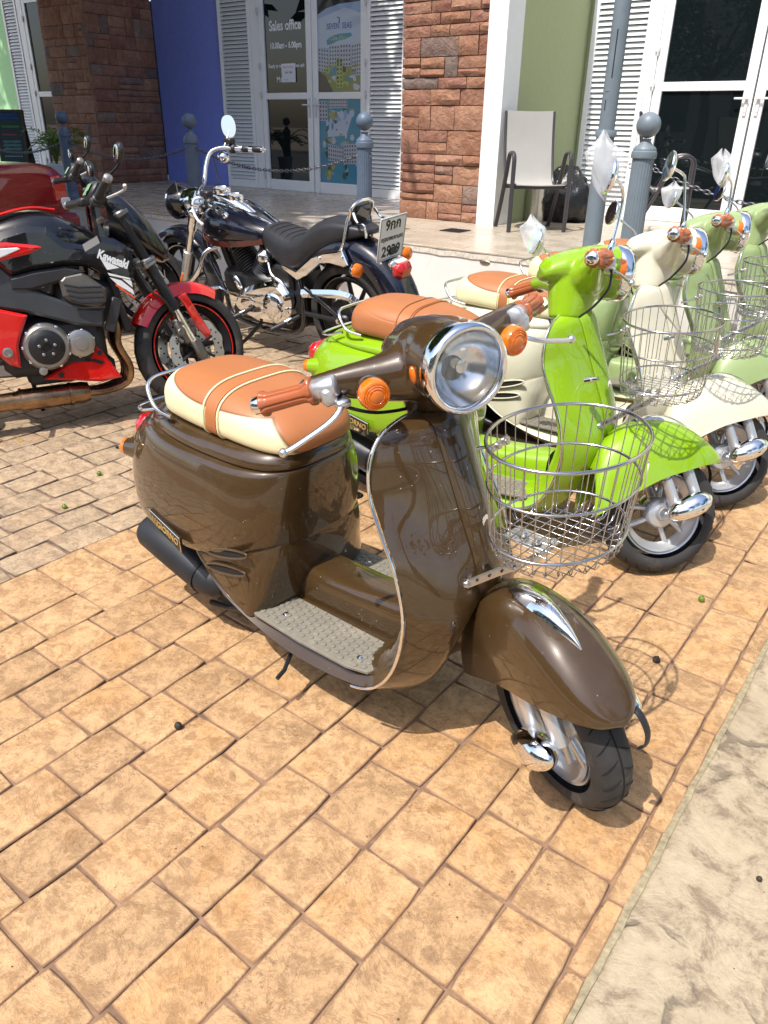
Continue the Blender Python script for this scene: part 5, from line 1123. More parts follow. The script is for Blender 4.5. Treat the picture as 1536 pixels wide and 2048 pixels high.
        P = [(-.598, .69), (-.575, .712), (-.495, .722), (-.401, .641), (-.408, .585), (-.452, .559), (-.56, .590), (-.592, .62)]; b = M(); b.prism(P, (s*.14, s*.197), 1, .014); hc = obj('head_cover', b, MAG, t, ang=25)
        for k in range(5):
            z = .675-k*.023; obj('fin', M().tube([(-.578+.004*k, s*.200, z-.005), (-.52, s*.203, z-.020), (-.42, s*.200, z-.024)], .0045, 6), BLKM, hc)
        b = M(); b.prism([(-1.04, .62), (-.90, .60), (-.753, .552), (-.80, .46), (-.816, .42), (-.823, .324), (-.867, .343), (-.93, .42), (-1.04, .47)], (s*.10, s*.195), 1, .012); sp_ = obj('side_panel', b, accent, t, ang=25)
        obj('pivot_bolt', M().lathe([(.022, 0), (.022, .006), (.014, .008), (.012, .002)], (-.865, s*.196, .40), (0, s, 0), 20), CASE, sp_)
        b = M(); b.prism([(-.735, .255), (-.609, .325), (-.528, .325), (-.480, .395), (-.44, .32), (-.387, .222), (-.485, .212)], (s*.09, s*.155), 1, .012); bp_ = obj('belly_pan', b, accent, t, ang=25)
        for x, z in ((-.66, .268), (-.475, .35)): obj('bolt', M().lathe([(.013, 0), (.013, .004), (.008, .006)], (x, s*.157, z), (0, s, 0), 12), BLKM, bp_)
        b = M(); b.prism([(-.545, .325), (-.50, .325), (-.455, .305), (-.47, .295)], (s*.15, s*.1575), 1, 0); obj('slot', b, GAP, bp_)
        b = M(); b.box((-.385, s*.17, .52), (.05, .02, .16), R3('Y', rad(22)), ch=.006); obj('radiator_bracket', b, DGP, t)
        bars(t, s, A)
    for s in ((-1, 1) if not full else ()):
        bars(t, s, A)
    # clutch and generator covers on the right side
    c = (-.70, -.15, .405); b = M(); b.lathe([(.10, 0), (.108, .01), (.105, .03), (.09, .045)], c, (0, -1, 0), 32); cc = obj('clutch_cover', b, CASE, t); screw_ring(cc, (c[0], -.18, c[2]), .099, 9, -1, .008)
    b = M(); b.lathe([(.078, .035), (.078, .052), (.060, .064), (.05, .066), (.02, .066), (.018, .058)], c, (0, -1, 0), 32); dm = obj('clutch_dome', b, BLKM, cc); screw_ring(dm, (c[0], -.216, c[2]), .035, 5, -1, .007, CASE)
    c = (-.55, -.14, .405); b = M(); b.lathe([(.062, 0), (.066, .01), (.062, .035), (.045, .042), (.03, .042), (.029, .046), (.005, .047)], c, (0, -1, 0), 28); gc = obj('timing_cover', b, CASE, t); screw_ring(gc, (c[0], -.17, c[2]), .060, 6, -1, .0065)
    obj('oil_cap', M().lathe([(.018, 0), (.018, .008), (.008, .010)], (-.735, -.19, .30), (0, -1, 0), 16), CASE, t)
    # radiator, exhaust
    b = M(); b.box((-.345, 0, .58), (.035, .27, .30), R3('Y', rad(-10)), ch=.006); ra = obj('radiator', b, DGP, t); b = M(); [b.box((-.325+.0018*(i-9)*0, 0, .46+i*.013), (.004, .24, .003)) for i in range(19)]; stuff(obj('radiator_fins', b, BLKM, ra))
    for y in (-.10, -.035, .035, .10):
        b = M(); b.tube(spl([(-.41, y, .55), (-.365, y, .47), (-.375, y, .37), (-.335, y*.9, .26), (-.355, y*.7, .185), (-.45, y*.5-.02, .155), (-.56, y*.3-.04, .155)], 30), .0185, 12); obj('header_pipe', b, HEAT, t, ang=80)
    b = M(); b.lathe([(.045, 0), (.052, .03), (.052, .30), (.044, .33), (.040, .50), (.058, .54), (.060, .74), (.05, .80)], (-.54, -.05, .155), (-1, -.04, .0), 26); ce = obj('collector', b, HEAT, t)
    for x in (-.62, -.84, -.98): obj('clamp_band', M().lathe([(.056, 0), (.056, .012)], (x, -.056, .155), (-1, 0, 0), 24, False), HEAT, ce)
    b = M(); b.lathe([(.05, 0), (.065, .03), (.068, .30), (.05, .34)], (-1.30, -.16, .26), (-1, 0, .3), 26); obj('silencer', b, HEAT, t)
    # tank, seat, tail
    dz_ = 0 if full else -.22
    b = M(); T_ = [(-.98, .05, .80, .86), (-.95, .10, .78, .89), (-.85, .14, .76, .945), (-.72, .165, .75, .985), (-.60, .16, .75, .985), (-.50, .14, .76, .945), (-.42, .10, .78, .90), (-.36, .05, .80, .86)]
    R_ = [[(x, w*math.copysign(abs(math.cos(a))**.8, math.cos(a)), (z0+z1)/2+(z1-z0)/2*math.copysign(abs(math.sin(a))**.8, math.sin(a))) for a in np.linspace(0, 2*math.pi, 28, endpoint=False)] for x, w, z0, z1 in spl(A(T_)+A([0, 0, dz_, dz_]), 34)]
    obj('fuel_tank', M().rings(R_), main, t, ang=60)
    if full: obj('tank_crest', M().tube(spl([(-.95, -.10, .90), (-.80, -.12, .965), (-.66, -.10, .995), (-.55, -.07, .985)], 20), .007, 8), accent, t)
    b = M(); T_ = [(-1.45, .06, .90, .93), (-1.38, .11, .88, .95), (-1.2, .13, .84, .91), (-1.05, .14, .80, .87), (-.95, .11, .80, .87), (-.92, .05, .81, .85)]
    R_ = [[(x, w*math.copysign(abs(math.cos(a))**.6, math.cos(a)), (z0+z1)/2+(z1-z0)/2*math.copysign(abs(math.sin(a))**.6, math.sin(a))) for a in np.linspace(0, 2*math.pi, 28, endpoint=False)] for x, w, z0, z1 in spl(A(T_)+A([0, 0, dz_*.7, dz_*.7]), 30)]
    obj('seat', M().rings(R_), LEATH, t, ang=60)
    # headlight cowl, dash
    b = M(); R_ = []
    for x, z0, z1, w in ((-.33, .86, 1.06, .09), (-.26, .82, 1.05, .12), (-.17, .77, .97, .12), (-.10, .73, .86, .10), (-.06, .74, .80, .05)): R_.append([(x, w*math.copysign(abs(math.cos(a))**.6, math.cos(a)), (z0+z1)/2+(z1-z0)/2*math.copysign(abs(math.sin(a))**.7, math.sin(a))) for a in np.linspace(0, 2*math.pi, 20, endpoint=False)])
    cw = obj('headlight_cowl', M().rings(R_), main, t, ang=45); obj('headlight_glass', M().ell((-.085, 0, .79), (.03, .075, .04), R3('Y', rad(40))), LENS, cw)
    if not full:
        for s in (-1, 1): obj('leg_guard', M().prism([(-.22, .90), (-.12, .80), (-.16, .55), (-.30, .40), (-.38, .42), (-.30, .62), (-.30, .85)], (s*.06, s*.17), 1, .02), main, t, ang=30)
    obj('dash', M().box((-.36, 0, 1.06), (.04, .14, .10), R3('Y', rad(35)), ch=.012), BLK, t); obj('display', M().box((-.385, 0, 1.068), (.004, .11, .06), R3('Y', rad(35))), GL, t)
    obj('brake_reservoir', M().lathe([(.02, 0), (.024, .004), (.024, .035), (.018, .04)], (-.33, -.19, 1.05), (0, 0, 1), 18), BLK, t)
    b = M(); b.tube([(-.78, .12, .25), (-.76, .20, .10), (-.745, .265, .022)], .011, 8).box((-.74, .27, .012), (.06, .04, .014), R3('X', -pose[3]*0), ch=.004); obj('side_stand', b, BLKM, t)
    b = M(); b.box((-1.1, .09, .32), (.66, .04, .07), R3('Y', rad(3)), ch=.012).box((-1.1, -.09, .32), (.66, .04, .07), R3('Y', rad(3)), ch=.012); obj('swingarm', b, CASE, t)
    for s in (-1, 1): obj('foot_peg', M().cyl((-.93, s*.17, .34), (-.96, s*.27, .345), .012, n=12), CASE, t)
    return t
naked_bike('black and bright red sport motorcycle at the left with white tank lettering', (-3.139, 2.49, 1.143, .109), BLKP, REDP, True, MAG)
naked_bike('all black motorcycle hidden behind the red and black one, yellow brake caliper', (-4.62, 3.32, 1.13, .10), BLKP, BLKP, False, mat('gold_caliper', (.55, .38, .05), .4, .4), False)
# ---- cruiser
def cruiser():
    t = thing('cruiser_motorcycle', 'black and chrome cruiser with tall handlebar and licence plate, before the sales office', 'motorcycle', (-4.582, 3.68, 0), (-.104, 0, 3.102), 'motorcycles parked near the terrace')
    wheel_parts(t, .335, .11, .243, (-.04, 0, .335), None, 9, 'spoke', BLKM, 20); wheel_parts(t, .33, .17, .225, (-1.64, 0, .33), None, 9, 'spoke', BLKM, 20)
    for cx, r in ((-.04, .2425), (-1.64, .2245)): obj('rim_line', M().lathe([(r, .040 if cx > -1 else .058), (r+.007, .041 if cx > -1 else .0595)], (cx, 0, .333), (0, 1, 0), 60, False), ALU, t)
    disc(t, (-.04, 0, .335), .145, .06, 1, None, False); obj('caliper', M().box((-.15, .085, .42), (.06, .04, .12), R3('Y', .5), ch=.012), BLKM, t)
    def fender(nm, cx, cz, r, w, a0, a1, m_, dz=.05):
        R_ = []
        for a in np.linspace(rad(a0), rad(a1), 34):
            R_.append([(cx+math.sin(a)*(r-abs(k/6)**3.2*dz), w*math.sin(k/6*1.45)/math.sin(1.45), cz+math.cos(a)*(r-abs(k/6)**3.2*dz)) for k in range(-6, 7)]+[(cx+math.sin(a)*(r-.006-abs(k/6)**3.2*dz), (w-.005)*math.sin(k/6*1.45)/math.sin(1.45), cz+math.cos(a)*(r-.006-abs(k/6)**3.2*dz)) for k in range(6, -7, -1)])
        return obj(nm, M().rings(R_), m_, t, ang=50)
    fender('front_fender', -.04, .335, .375, .078, -62, 40, NAVY); fender('rear_fender', -1.64, .33, .47, .115, -75, 46, NAVY, .12)
    # fork (slightly raked)
    for s in (-1, 1):
        o_ = A([-.105, s*.115, .31]); top = A([-.385, s*.115, .86]); d = top-o_; L_ = np.linalg.norm(d); u_ = d/L_
        obj('fork_slider', M().lathe([(.022, -.05), (.030, -.03), (.030, .26), (.034, .265), (.034, .30), (.026, .305)], o_, d, 22), SILV if s > 0 else CHROME, t)
        obj('fork_tube', M().lathe([(.0235, .28), (.0235, .46), (.031, .465), (.033, .49), (.031, .50), (.031, .62)], o_, d, 22), CHROME, t)
        obj('reflector', M().box(o_+u_*.10+A([.0, s*.031, 0]), (.018, .004, .07), R3('Y', rad(-35)), ch=.001), AMB, t)
    obj('fork_nacelle', M().lathe([(.03, 0), (.10, .02), (.10, .10), (.06, .17), (.02, .19)], (-.20, 0, .86), (-1, 0, .12), 30), CHROME, t)
    hs = obj('headlight_shell', M().lathe([(.105, 0), (.112, .01), (.105, .05), (.08, .11), (.04, .15)], (-.075, 0, .865), (-1, 0, .05), 36), BLKG, t); obj('headlight_rim', M().lathe([(.112, -.004), (.116, .004), (.113, .014)], (-.075, 0, .865), (-1, 0, .05), 36, False), CHROME, hs); obj('headlight_glass', M().ell((-.07, 0, .865), (.02, .102, .102)), LENS, hs)
    # handlebar (turned left)
    obj('handlebar', M().tube(spl([(-.60, .23, .985), (-.50, .14, .985), (-.42, .06, .985), (-.345, -.03, 1.0), (-.315, -.09, 1.09), (-.315, -.14, 1.16), (-.355, -.20, 1.183), (-.42, -.27, 1.172)], 60), .0135, 12), CHROME, t, ang=80)
    for P0, P1, nm in ((A([-.42, -.27, 1.172]), A([-.62, -.335, 1.165]), 'r'), (A([-.62, .24, .98]), A([-.97, .335, .90]), 'l')):
        d = unit(P1-P0); L_ = np.linalg.norm(P1-P0)
        if nm == 'l': P0 = P1-d*.20; L_ = .20
        obj('grip', M().lathe([(.017, .0), (.021, .005), (.021, .05), (.019, .055)], P0, d, 18), CHROME, t); obj('grip', M().lathe([(.018, .05), (.020, .055), (.020, .10), (.018, .105)], P0, d, 18), BLK, t); obj('grip', M().lathe([(.021, .105), (.021, .135)], P0, d, 18), CHROME, t); obj('grip', M().lathe([(.018, .135), (.020, .14), (.020, L_-.02), (.018, L_-.015)], P0, d, 18), BLK, t); obj('grip_end', M().lathe([(.019, L_-.015), (.019, L_-.002), (.008, L_+.006), (.004, L_+.016)], P0, d, 16), CHROME, t)
        obj('switch_box', M().box(P0-d*.02, (.06, .05, .055), ch=.014).box(P0-d*.04+A([0, 0, .045]), (.07, .05, .035), ch=.006), BLK, t)
        if nm == 'l': obj('bar_tube', M().cyl(A([-.60, .23, .985]), P0, .0135), CHROME, t)
    obj('clutch_lever', M().tube(spl([(-.66, .24, .97), (-.62, .28, .955), (-.62, .30, .90), (-.66, .31, .85), (-.70, .31, .828)], 20), .008, 8).ell((-.70, .31, .826), (.011, .011, .011)), WHG, t)
    obj('clutch_cable', M().tube(spl([(-.36, -.12, 1.15), (-.38, -.12, 1.05), (-.40, -.11, .98), (-.39, -.10, .93)], 14), .005, 6), BLK, t)
    obj('signal_cable', M().tube(spl([(-.13, .02, .90), (-.10, .03, .985), (-.16, .06, 1.0), (-.22, .10, .94)], 16), .004, 6), BLK, t)
    for m0, m1, n_ in ((A([-.37, -.22, 1.19]), A([-.345, -.30, 1.30]), (-.75, .55, .1)), (A([-.64, .25, 1.0]), A([-.60, .25, .955]), (-.35, .3, .7))):
        ms = obj('mirror', M().tube([m0, (m0+m1)/2+A([0, -.01, 0]), m1-A([0, 0, .02])], .006, 8), CHROME, t); n_ = unit(A(n_)); u_, v_, w_ = frame(n_)
        b = M(); ov = lambda k, h: [m1+u_*.047*k*math.copysign(abs(math.cos(a))**.8, math.cos(a))+v_*.068*k*math.sin(a)+w_*h for a in np.linspace(0, 2*math.pi, 26, endpoint=False)]
        b.rings([ov(.98, .004), ov(1, .0), ov(1, -.008), ov(.8, -.018), ov(.3, -.024)]); obj('mirror_shell', b, CHROME, ms); obj('mirror_glass', M().add(ov(.94, .0045), [tuple(range(26))]), MIRG, ms, smooth=False)
    for c in (A([-.345, -.22, 1.125]), A([-.415, .15, .845])):
        o = obj('turn_signal', M().ell(c, (.042, .04, .036), n=20, m=12), CHROME, t, ang=80); obj('lens', M().ell(c+A([.012, 0, 0]), (.033, .034, .030), n=18, m=10), AMB, o, ang=80)
    # tank, dash
    T_ = [(-1.06, .05, .70, .77), (-1.03, .085, .69, .79), (-.95, .125, .67, .82), (-.82, .155, .655, .86), (-.68, .17, .645, .89), (-.55, .165, .65, .895), (-.46, .135, .665, .87), (-.41, .09, .69, .84), (-.39, .04, .72, .81)]
    R_ = [[(x, w*math.copysign(abs(math.cos(a))**.85, math.cos(a)), (z0*.58+z1*.42)+((z1-(z0*.58+z1*.42)) if math.sin(a) > 0 else ((z0*.58+z1*.42)-z0))*math.copysign(abs(math.sin(a))**.85, math.sin(a))) for a in np.linspace(0, 2*math.pi, 36, endpoint=False)] for x, w, z0, z1 in spl(A(T_), 44)]
    tk = obj('fuel_tank', M().rings(R_), NAVY, t, ang=60)
    for s in (-1, 1): obj('tank_stripe', M().tube(spl([(-1.0, s*.105, .712), (-.8, s*.155, .685), (-.6, s*.165, .675), (-.46, s*.13, .70), (-.42, s*.10, .74)], 30), .004, 6, ry=.02, up=(0, 0, 1)), BRW, tk)
    R_ = []
    for x, z, w in ((-.45, .935, .045), (-.50, .965, .060), (-.60, .955, .062), (-.70, .925, .055), (-.78, .885, .035), (-.92, .815, .025), (-1.03, .775, .018)): R_.append([(x, w*math.copysign(abs(math.cos(a))**.6, math.cos(a)), z-.055+.055*math.sin(a)**.6) for a in np.linspace(0, math.pi, 16)])
    ds = obj('dash_console', M().rings(R_, False, False), CHROME, t, ang=50)
    for x, z, r in ((-.555, .968, .052), (-.675, .935, .048)):
        n_ = unit(A([.25, 0, 1])); gk = obj('gauge', M().lathe([(r, -.03), (r+.004, .0), (r+.003, .010), (r-.004, .014), (r-.007, .010)], (x, 0, z), (-.12, 0, 1), 34, False), CHROME, ds); obj('gauge_glass', M().lathe([(r-.006, .009), (r*.5, .0105), (.002, .011)], (x, 0, z), (-.12, 0, 1), 30, False), mat('gauge_face', (.42, .42, .36), .12, coat=1), gk)
    for s in (-1, 1): obj('tank_trim', M().tube(spl([(-.47, s*.06, .90), (-.62, s*.085, .905), (-.78, s*.075, .875), (-.95, s*.04, .825), (-1.04, s*.02, .785)], 26), .007, 8), CHROME, tk)
    # seat
    T_ = [(-.985, .05, .69, .78), (-1.0, .10, .655, .802), (-1.06, .125, .62, .80), (-1.14, .14, .575, .785), (-1.22, .15, .555, .768), (-1.30, .15, .575, .762), (-1.36, .145, .61, .785), (-1.42, .135, .655, .835), (-1.50, .125, .70, .872), (-1.60, .115, .745, .882), (-1.72, .10, .78, .868), (-1.80, .07, .805, .85), (-1.83, .03, .815, .84)]
    R_ = [[(x, w*math.copysign(abs(math.cos(a))**.6, math.cos(a)), (z0+z1)/2+(z1-z0)/2*math.copysign(abs(math.sin(a))**.6, math.sin(a))) for a in np.linspace(0, 2*math.pi, 36, endpoint=False)] for x, w, z0, z1 in spl(A(T_), 60)]
    se = obj('seat', M().rings(R_), LEATH, t, ang=60); TT = spl(A(T_), 300)
    for x in (-1.06, -1.11, -1.16, -1.21, -1.26, -1.50, -1.515):
        q = TT[np.argmin(abs(TT[:, 0]-x))]; obj('seam', M().tube([(x-.02*(1-math.sin(a)), (q[1]*.96)*math.copysign(abs(math.cos(a))**.6, math.cos(a)), (q[2]+q[3])/2+(q[3]-q[2])/2*abs(math.sin(a))**.6+.0005) for a in np.linspace(.25, math.pi-.25, 22)], .0035, 6), GAP, se)
    # sissy bar and strut
    for s in (-1, 1):
        P = [A([-1.50, s*.135, .66]), A([-1.64, s*.135, .705]), A([-1.69, s*.13, .75]), A([-1.71, s*.115, .83]), A([-1.715, s*.10, .88]), A([-1.725, s*.09, .91])]
        obj('sissy_bar', M().tube(spl(P, 30), .0085, 8), CHROME, t, ang=80)
        obj('sissy_brace', M().tube(spl([A([-1.755, s*.088, .93]), A([-1.79, s*.10, .885]), A([-1.84, s*.10, .87]), A([-1.85, s*.10, .81])], 16), .0075, 8), CHROME, t)
        b = M(); b.prism([(-1.18, .60), (-1.20, .575), (-1.31, .525), (-1.42, .575), (-1.52, .645), (-1.60, .655), (-1.70, .645), (-1.74, .66), (-1.70, .74), (-1.66, .725), (-1.55, .705), (-1.45, .67), (-1.31, .575), (-1.22, .60)], (s*.125, s*.148), 1, .005); sr = obj('fender_strut', b, CHROME, t, ang=25)
        for x, z in ((-1.52, .675), (-1.70, .70)): obj('bolt', M().lathe([(.012, 0), (.012, .006), (.007, .01)], (x, s*.148, z), (0, s, 0), 10), CHROME, sr)
        c = A([-1.87, s*.22, .665]); sg = obj('rear_signal', M().cyl((-1.78, s*.14, .67), c, .009).lathe([(.012, -.045), (.034, -.02), (.038, 0)], c, (-1, 0, 0), 22), CHROME, t); obj('lens', M().lathe([(.037, 0), (.036, .018), (.025, .026), (.003, .028)], c, (-1, 0, 0), 22), AMB, sg)
        # belt guard, shock arms
        if s > 0:
            b = M(); b.tube(spl([A([-1.34, .145, .448]), A([-1.50, .15, .47]), A([-1.64, .15, .485]), A([-1.75, .15, .478]), A([-1.82, .15, .44]), A([-1.86, .15, .39])], 26), .012, 4, ry=.024, up=(0, 0, 1)); obj('belt_guard', b, CHROME, t, ang=30)
            obj('swingarm_rod', M().tube([A([-1.38, .155, .49]), A([-1.48, .155, .44]), A([-1.66, .155, .345])], .011, 8), BLKG, t); obj('swingarm_bar', M().cyl((-1.36, .15, .33), (-1.64, .155, .335), .014), BLKM, t)
            obj('axle_cover', M().box((-1.66, .15, .335), (.12, .03, .07), ch=.02).lathe([(.022, 0), (.022, .012), (.012, .016)], (-1.665, .165, .34), (0, 1, 0), 16), BLKM, t); obj('axle_nut', M().lathe([(.017, 0), (.017, .012), (.008, .015)], (-1.665, .178, .34), (0, 1, 0), 6), CHROME, t)
            obj('pulley', M().lathe([(.10, 0), (.11, .01), (.10, .02), (.05, .02)], (-1.64, .105, .33), (0, 1, 0), 36), BLKM, t)
    b = M(); R_ = []
    for z in np.linspace(-.062, .062, 9): w = .088*(1-abs(z/.062)**4*.25); R_.append([(-.018*math.cos(a)+0, w*math.copysign(abs(math.sin(a))**.8, math.sin(a)), z) for a in np.linspace(0, 2*math.pi, 20, endpoint=False)])
    pad = b.rings(R_).xf(lambda p: A([-1.728, 0, .915])+R3('Y', rad(-18))@(p*A([1, .85, .82]))); obj('backrest_pad', pad, LEATH, t, ang=60)
    obj('backrest_plate', M().box((-1.748, 0, .918), (.004, .115, .08), R3('Y', rad(-18)), ch=.001), BLKG, t); obj('backrest_loop', M().tube(spl([A([-1.72, .09, .89]), A([-1.745, .088, .95]), A([-1.757, .055, .978]), A([-1.76, 0, .984]), A([-1.757, -.055, .978]), A([-1.745, -.088, .95]), A([-1.72, -.09, .89])], 34), .0095, 8), CHROME, t, ang=80)
    # plate and tail lamp : plate faces rear, leaning back
    Rp = A(Matrix.Rotation(rad(-12), 3, 'Y')); pc_ = A([-1.965, .02, .808]); up = Rp@A([0, 0, 1.]); rt = A([0, -1., 0]); n_ = np.cross(rt, up)
    Q = lambda a_, b_: pc_+rt*a_+up*b_
    pl = obj('number_plate', M().box(pc_, (.004, .225, .235), Rp, ch=.0015), mat('plate_white', (.68, .70, .70), .4), t)
    bt = mat('plate_black', (.01, .01, .012), .4); n1 = n_/np.linalg.norm(n_)*.0028
    text('lettering', '9กภ', .078, bt, pl, Q(0, .072)+n1, rt, up, .0005, off=.0022); text('lettering', 'กรุงเทพมหานคร', .034, bt, pl, Q(0, .0)+n1, rt, up, .0005, off=.0008, sx=.85); text('lettering', '2939', .080, bt, pl, Q(0, -.070)+n1, rt, up, .0005, off=.0022)
    obj('plate_border', M().tube([Q(a_, b_)+n1*.9 for a_, b_ in ((-.105, -.110), (.105, -.110), (.105, .110), (-.105, .110))], .0014, 5, True), bt, pl)
    obj('plate_bracket', M().box((-1.93, .0, .735), (.06, .06, .04), ch=.005), BLK, t)
    lp_ = obj('tail_lamp', M().box((-2.01, 0, .635), (.075, .13, .10), R3('Y', rad(-20)), ch=.028), REDL, t); obj('lamp_base', M().box((-1.965, 0, .645), (.05, .12, .10), R3('Y', rad(-20)), ch=.015), CHROME, lp_); obj('lamp_window', M().box((-2.00, 0, .687), (.05, .08, .012), R3('Y', rad(-20)), ch=.003), WHG, lp_)
    # engine
    b = M(); b.box((-.80, 0, .42), (.5, .22, .16), ch=.03).box((-1.15, 0, .42), (.3, .2, .3), ch=.03).box((-.9, 0, .22), (.6, .2, .1), ch=.02); obj('crankcase', b, BLKM, t)
    for bx, tz, x1 in ((-.80, .40, -.60), (-.84, .41, -1.00)):
        o_ = A([bx, 0, .44]); d = unit(A([x1-bx, 0, .26])); cy = obj('cylinder', M().lathe([(.055, 0), (.055, .22), (.06, .225), (.05, .26)], o_, d, 24), BLKM, t)
        for i in range(11): obj('cooling_fin', M().lathe([(.088-.001*i, -.003), (.090-.001*i, 0), (.088-.001*i, .003)], o_+d*(.045+i*.017), d, 26), GRYP, cy)
        obj('rocker_cover', M().lathe([(.085, 0), (.088, .02), (.07, .045), (.03, .055)], o_+d*.235, d, 24), BLKG, cy)
    obj('air_cover', M().lathe([(.045, 0), (.055, .015), (.055, .04), (.03, .065), (.01, .07)], (-.985, .08, .60), (-.1, .5, 1), 26), CHROME, t, ang=80); obj('horn_cover', M().ell((-.735, .13, .435), (.03, .02, .055), R3('Y', .5)), CHROME, t, ang=80)
    P = [(-.735, .335), (-.80, .40), (-.93, .452), (-1.05, .485), (-1.156, .502), (-1.225, .46), (-1.255, .39), (-1.23, .30), (-1.13, .235), (-1.03, .222), (-.88, .222), (-.77, .255), (-.73, .295)]
    b = M(); b.prism(spl(A(P), 40, True), (.10, .19), 1, .03); pr = obj('primary_cover', b, CHROME, t, ang=40)
    db = obj('derby_cover', M().lathe([(.085, 0), (.085, .012), (.07, .022), (.02, .027), (.002, .027)], (-1.115, .185, .345), (0, 1, 0), 40), CHROME, pr); screw_ring(db, (-1.115, .20, .345), .074, 5, 1)
    obj('inspection_cover', M().ell((-.88, .188, .34), (.075, .012, .035), R3('Y', rad(8))), CHROME, pr); screw_ring(pr, (-1.13, .192, .37), .125, 8, 1, .009); 
    # frame, pegs, levers, crash bar
    obj('frame_tube', M().tube(spl([(-.42, .05, .80), (-.40, .09, .60), (-.55, .10, .35), (-.65, .11, .18), (-1.2, .11, .17), (-1.3, .10, .35), (-1.25, .08, .62)], 40), .016, 10), BLKG, t); obj('frame_tube', M().tube(spl([(-.42, -.05, .80), (-.40, -.09, .60), (-.55, -.10, .35), (-.65, -.11, .18), (-1.2, -.11, .17), (-1.3, -.10, .35), (-1.25, -.08, .62)], 40), .016, 10), BLKG, t)
    obj('front_frame_cover', M().tube([(-.44, 0, .78), (-.52, 0, .55), (-.62, 0, .32)], .035, 8), BLKM, t)
    for s in (-1, 1):
        obj('engine_guard', M().tube(spl([A([-.52, s*.08, .63]), A([-.47, s*.15, .60]), A([-.43, s*.19, .50]), A([-.38, s*.21, .44]), A([-.30, s*.22, .39])], 26), .016, 10), CHROME, t, ang=80); obj('highway_peg', M().cyl((-.305, s*.22, .395), (-.20, s*.235, .335), .020, .018, n=16, ch=.003), LEATH, t)
        for x, z in ((-.86, .245), (-1.28, .255)): obj('foot_peg', M().cyl((x-.07, s*.19, z+.07), (x+.0, s*.24, z+.03), .012, n=12).cyl((x, s*.24, z+.03), (x+.05, s*.33, z), .017, n=16, ch=.003), BLK, t); obj('peg_joint', M().cyl((x-.02, s*.21, z+.045), (x+.01, s*.245, z+.03), .018, n=14), CHROME, t)
    obj('shift_rod', M().tube(spl([(-.62, .20, .405), (-.80, .215, .375), (-.95, .215, .385), (-1.03, .20, .40)], 20), .007, 8).cyl((-.62, .19, .405), (-.60, .25, .405), .012), CHROME, t)
    obj('exhaust_pipe', M().tube(spl([(-.60, -.12, .50), (-.52, -.14, .35), (-.62, -.15, .20), (-.9, -.15, .16), (-1.4, -.17, .19), (-2.0, -.18, .23)], 40), [.022]*22+[.045]*18, 14), CHROME, t, ang=80); obj('lower_pipe', M().tube([(-.30, .02, .13), (-.75, .06, .15)], .018, 10), CHROME, t)
    obj('jiffy_stand', M().tube([(-.92, .13, .20), (-.84, .20, .10), (-.76, .27, .025)], .012, 8).box((-.75, .28, .012), (.09, .05, .012), ch=.004).tube([(-.75, .28, .02), (-.68, .25, .13), (-.66, .24, .14)], .004, 6), BLKM, t)
    obj('battery_box', M().box((-1.16, 0, .50), (.16, .26, .18), ch=.02), BLKM, t); obj('oil_line', M().tube(spl([(-1.08, .15, .60), (-1.12, .17, .54), (-1.20, .17, .50), (-1.24, .16, .44)], 18), .010, 8), CHROME, t)
    return t
cruiser()
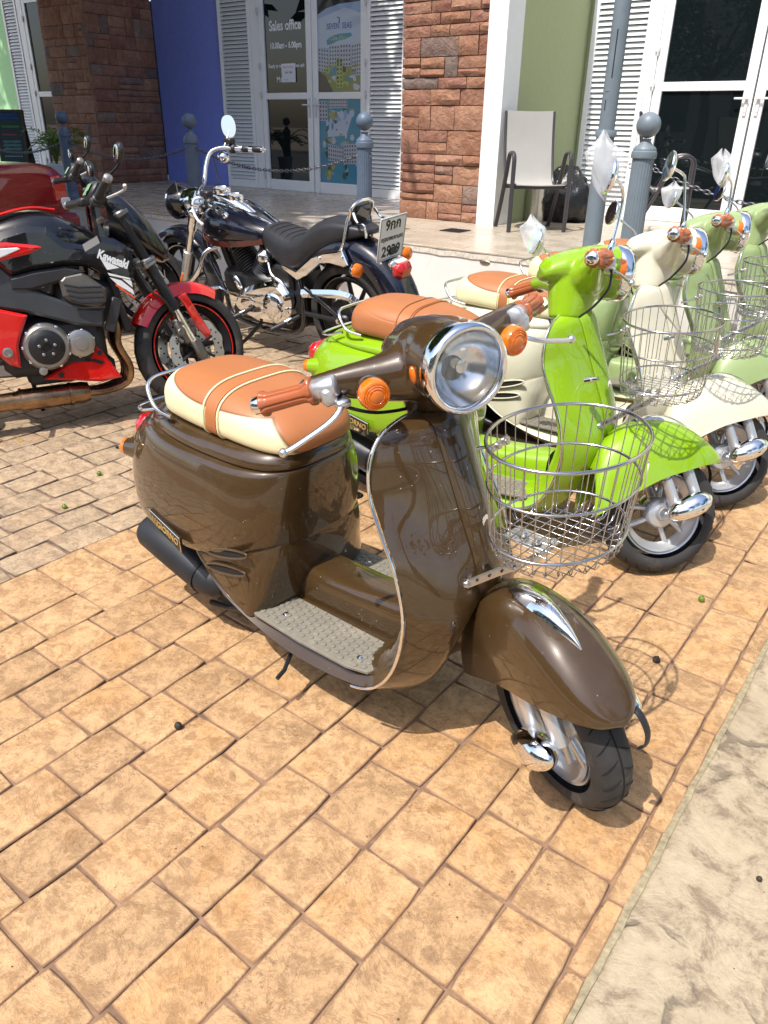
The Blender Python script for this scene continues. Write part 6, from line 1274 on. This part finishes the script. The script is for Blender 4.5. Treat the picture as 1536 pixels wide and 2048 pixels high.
# ---- red car end at the far left
t = thing('red_car', 'dark red car at the left edge, its rear corner behind the motorcycles', 'car', (-6.62, 3.35, 0), (0, 0, rad(8)), None)
CARP = paint('maroon_lacquer', (.20, .006, .008))
R_ = []
for x, w, z0, z1 in ((0, .72, .42, .90), (-.03, .80, .36, .985), (-.12, .84, .30, 1.015), (-.5, .86, .26, 1.02), (-1.2, .87, .25, 1.0), (-2.2, .87, .25, .98), (-3.2, .86, .26, .93), (-3.9, .80, .32, .84), (-4.1, .7, .4, .74)):
    R_.append([(x, w*math.copysign(abs(math.cos(a))**.35, math.cos(a)), (z0+z1)/2+(z1-z0)/2*math.copysign(abs(math.sin(a))**.38, math.sin(a))) for a in np.linspace(0, 2*math.pi, 40, endpoint=False)])
obj('body', M().rings(R_), CARP, t, ang=60)
R_ = []
for x, w, z1 in ((-.75, .70, 1.0), (-1.15, .68, 1.30), (-1.7, .66, 1.43), (-2.4, .66, 1.43), (-2.8, .68, 1.25), (-3.2, .72, .95)): R_.append([(x, w*math.copysign(abs(math.cos(a))**.4, math.cos(a)), .92+(z1-.92)*max(0, math.sin(a))**.4) for a in np.linspace(0, math.pi, 24)])
obj('cabin', M().rings(R_, False, False), GL, t, ang=60); obj('roof', M().box((-2.05, 0, 1.435), (.9, 1.2, .03), ch=.01), CARP, t)
b = M(); b.box((.01, 0, .52), (.16, 1.66, .16), ch=.04); obj('bumper', b, CARP, t)
for s in (-1, 1): obj('tail_light', M().box((-.02, s*.70, .80), (.06, .16, .22), ch=.02), REDL, t); obj('reverse_light', M().box((.005, s*.74, .70), (.03, .10, .06), ch=.01), WHG, t)
for x in (-.85, -3.3):
    for s in (-1, 1):
        obj('wheel_arch', M().lathe([(.36, 0), (.36, .02), (.33, .02)], (x, s*.855, .33), (0, s, 0), 32), BLK, t); wl = obj('wheel', M().lathe([(.20, 0), (.30, 0), (.315, .03), (.31, .16), (.2, .18)], (x, s*.70, .315), (0, s, 0), 40), RUB, t); obj('rim', M().lathe([(.21, .12), (.21, .178), (.19, .15), (.05, .16), (.04, .175), (.002, .176)], (x, s*.70, .315), (0, s, 0), 40), ALU, wl)
# ------------------------------------------------------------------ mirror bags
mirror_bag('large clear plastic bag tied over the raised mirror of the lime green scooter', BP[0]+Vector((0, 0, .0)), .20, .075, 2, -.25).rotation_euler = (0, 0, .5)
mirror_bag('clear plastic bag over the low left-hand mirror of the lime green scooter', BP[1], .15, .062, 5, -.25)
mirror_bag('clear plastic bag over the sage scooter mirror seen before the fluted bollard', BS[1], .13, .065, 7, .1)
mirror_bag('pointed clear plastic bag over the sage scooter mirror seen before the glass door', BS[0], .16, .058, 9, -.2)
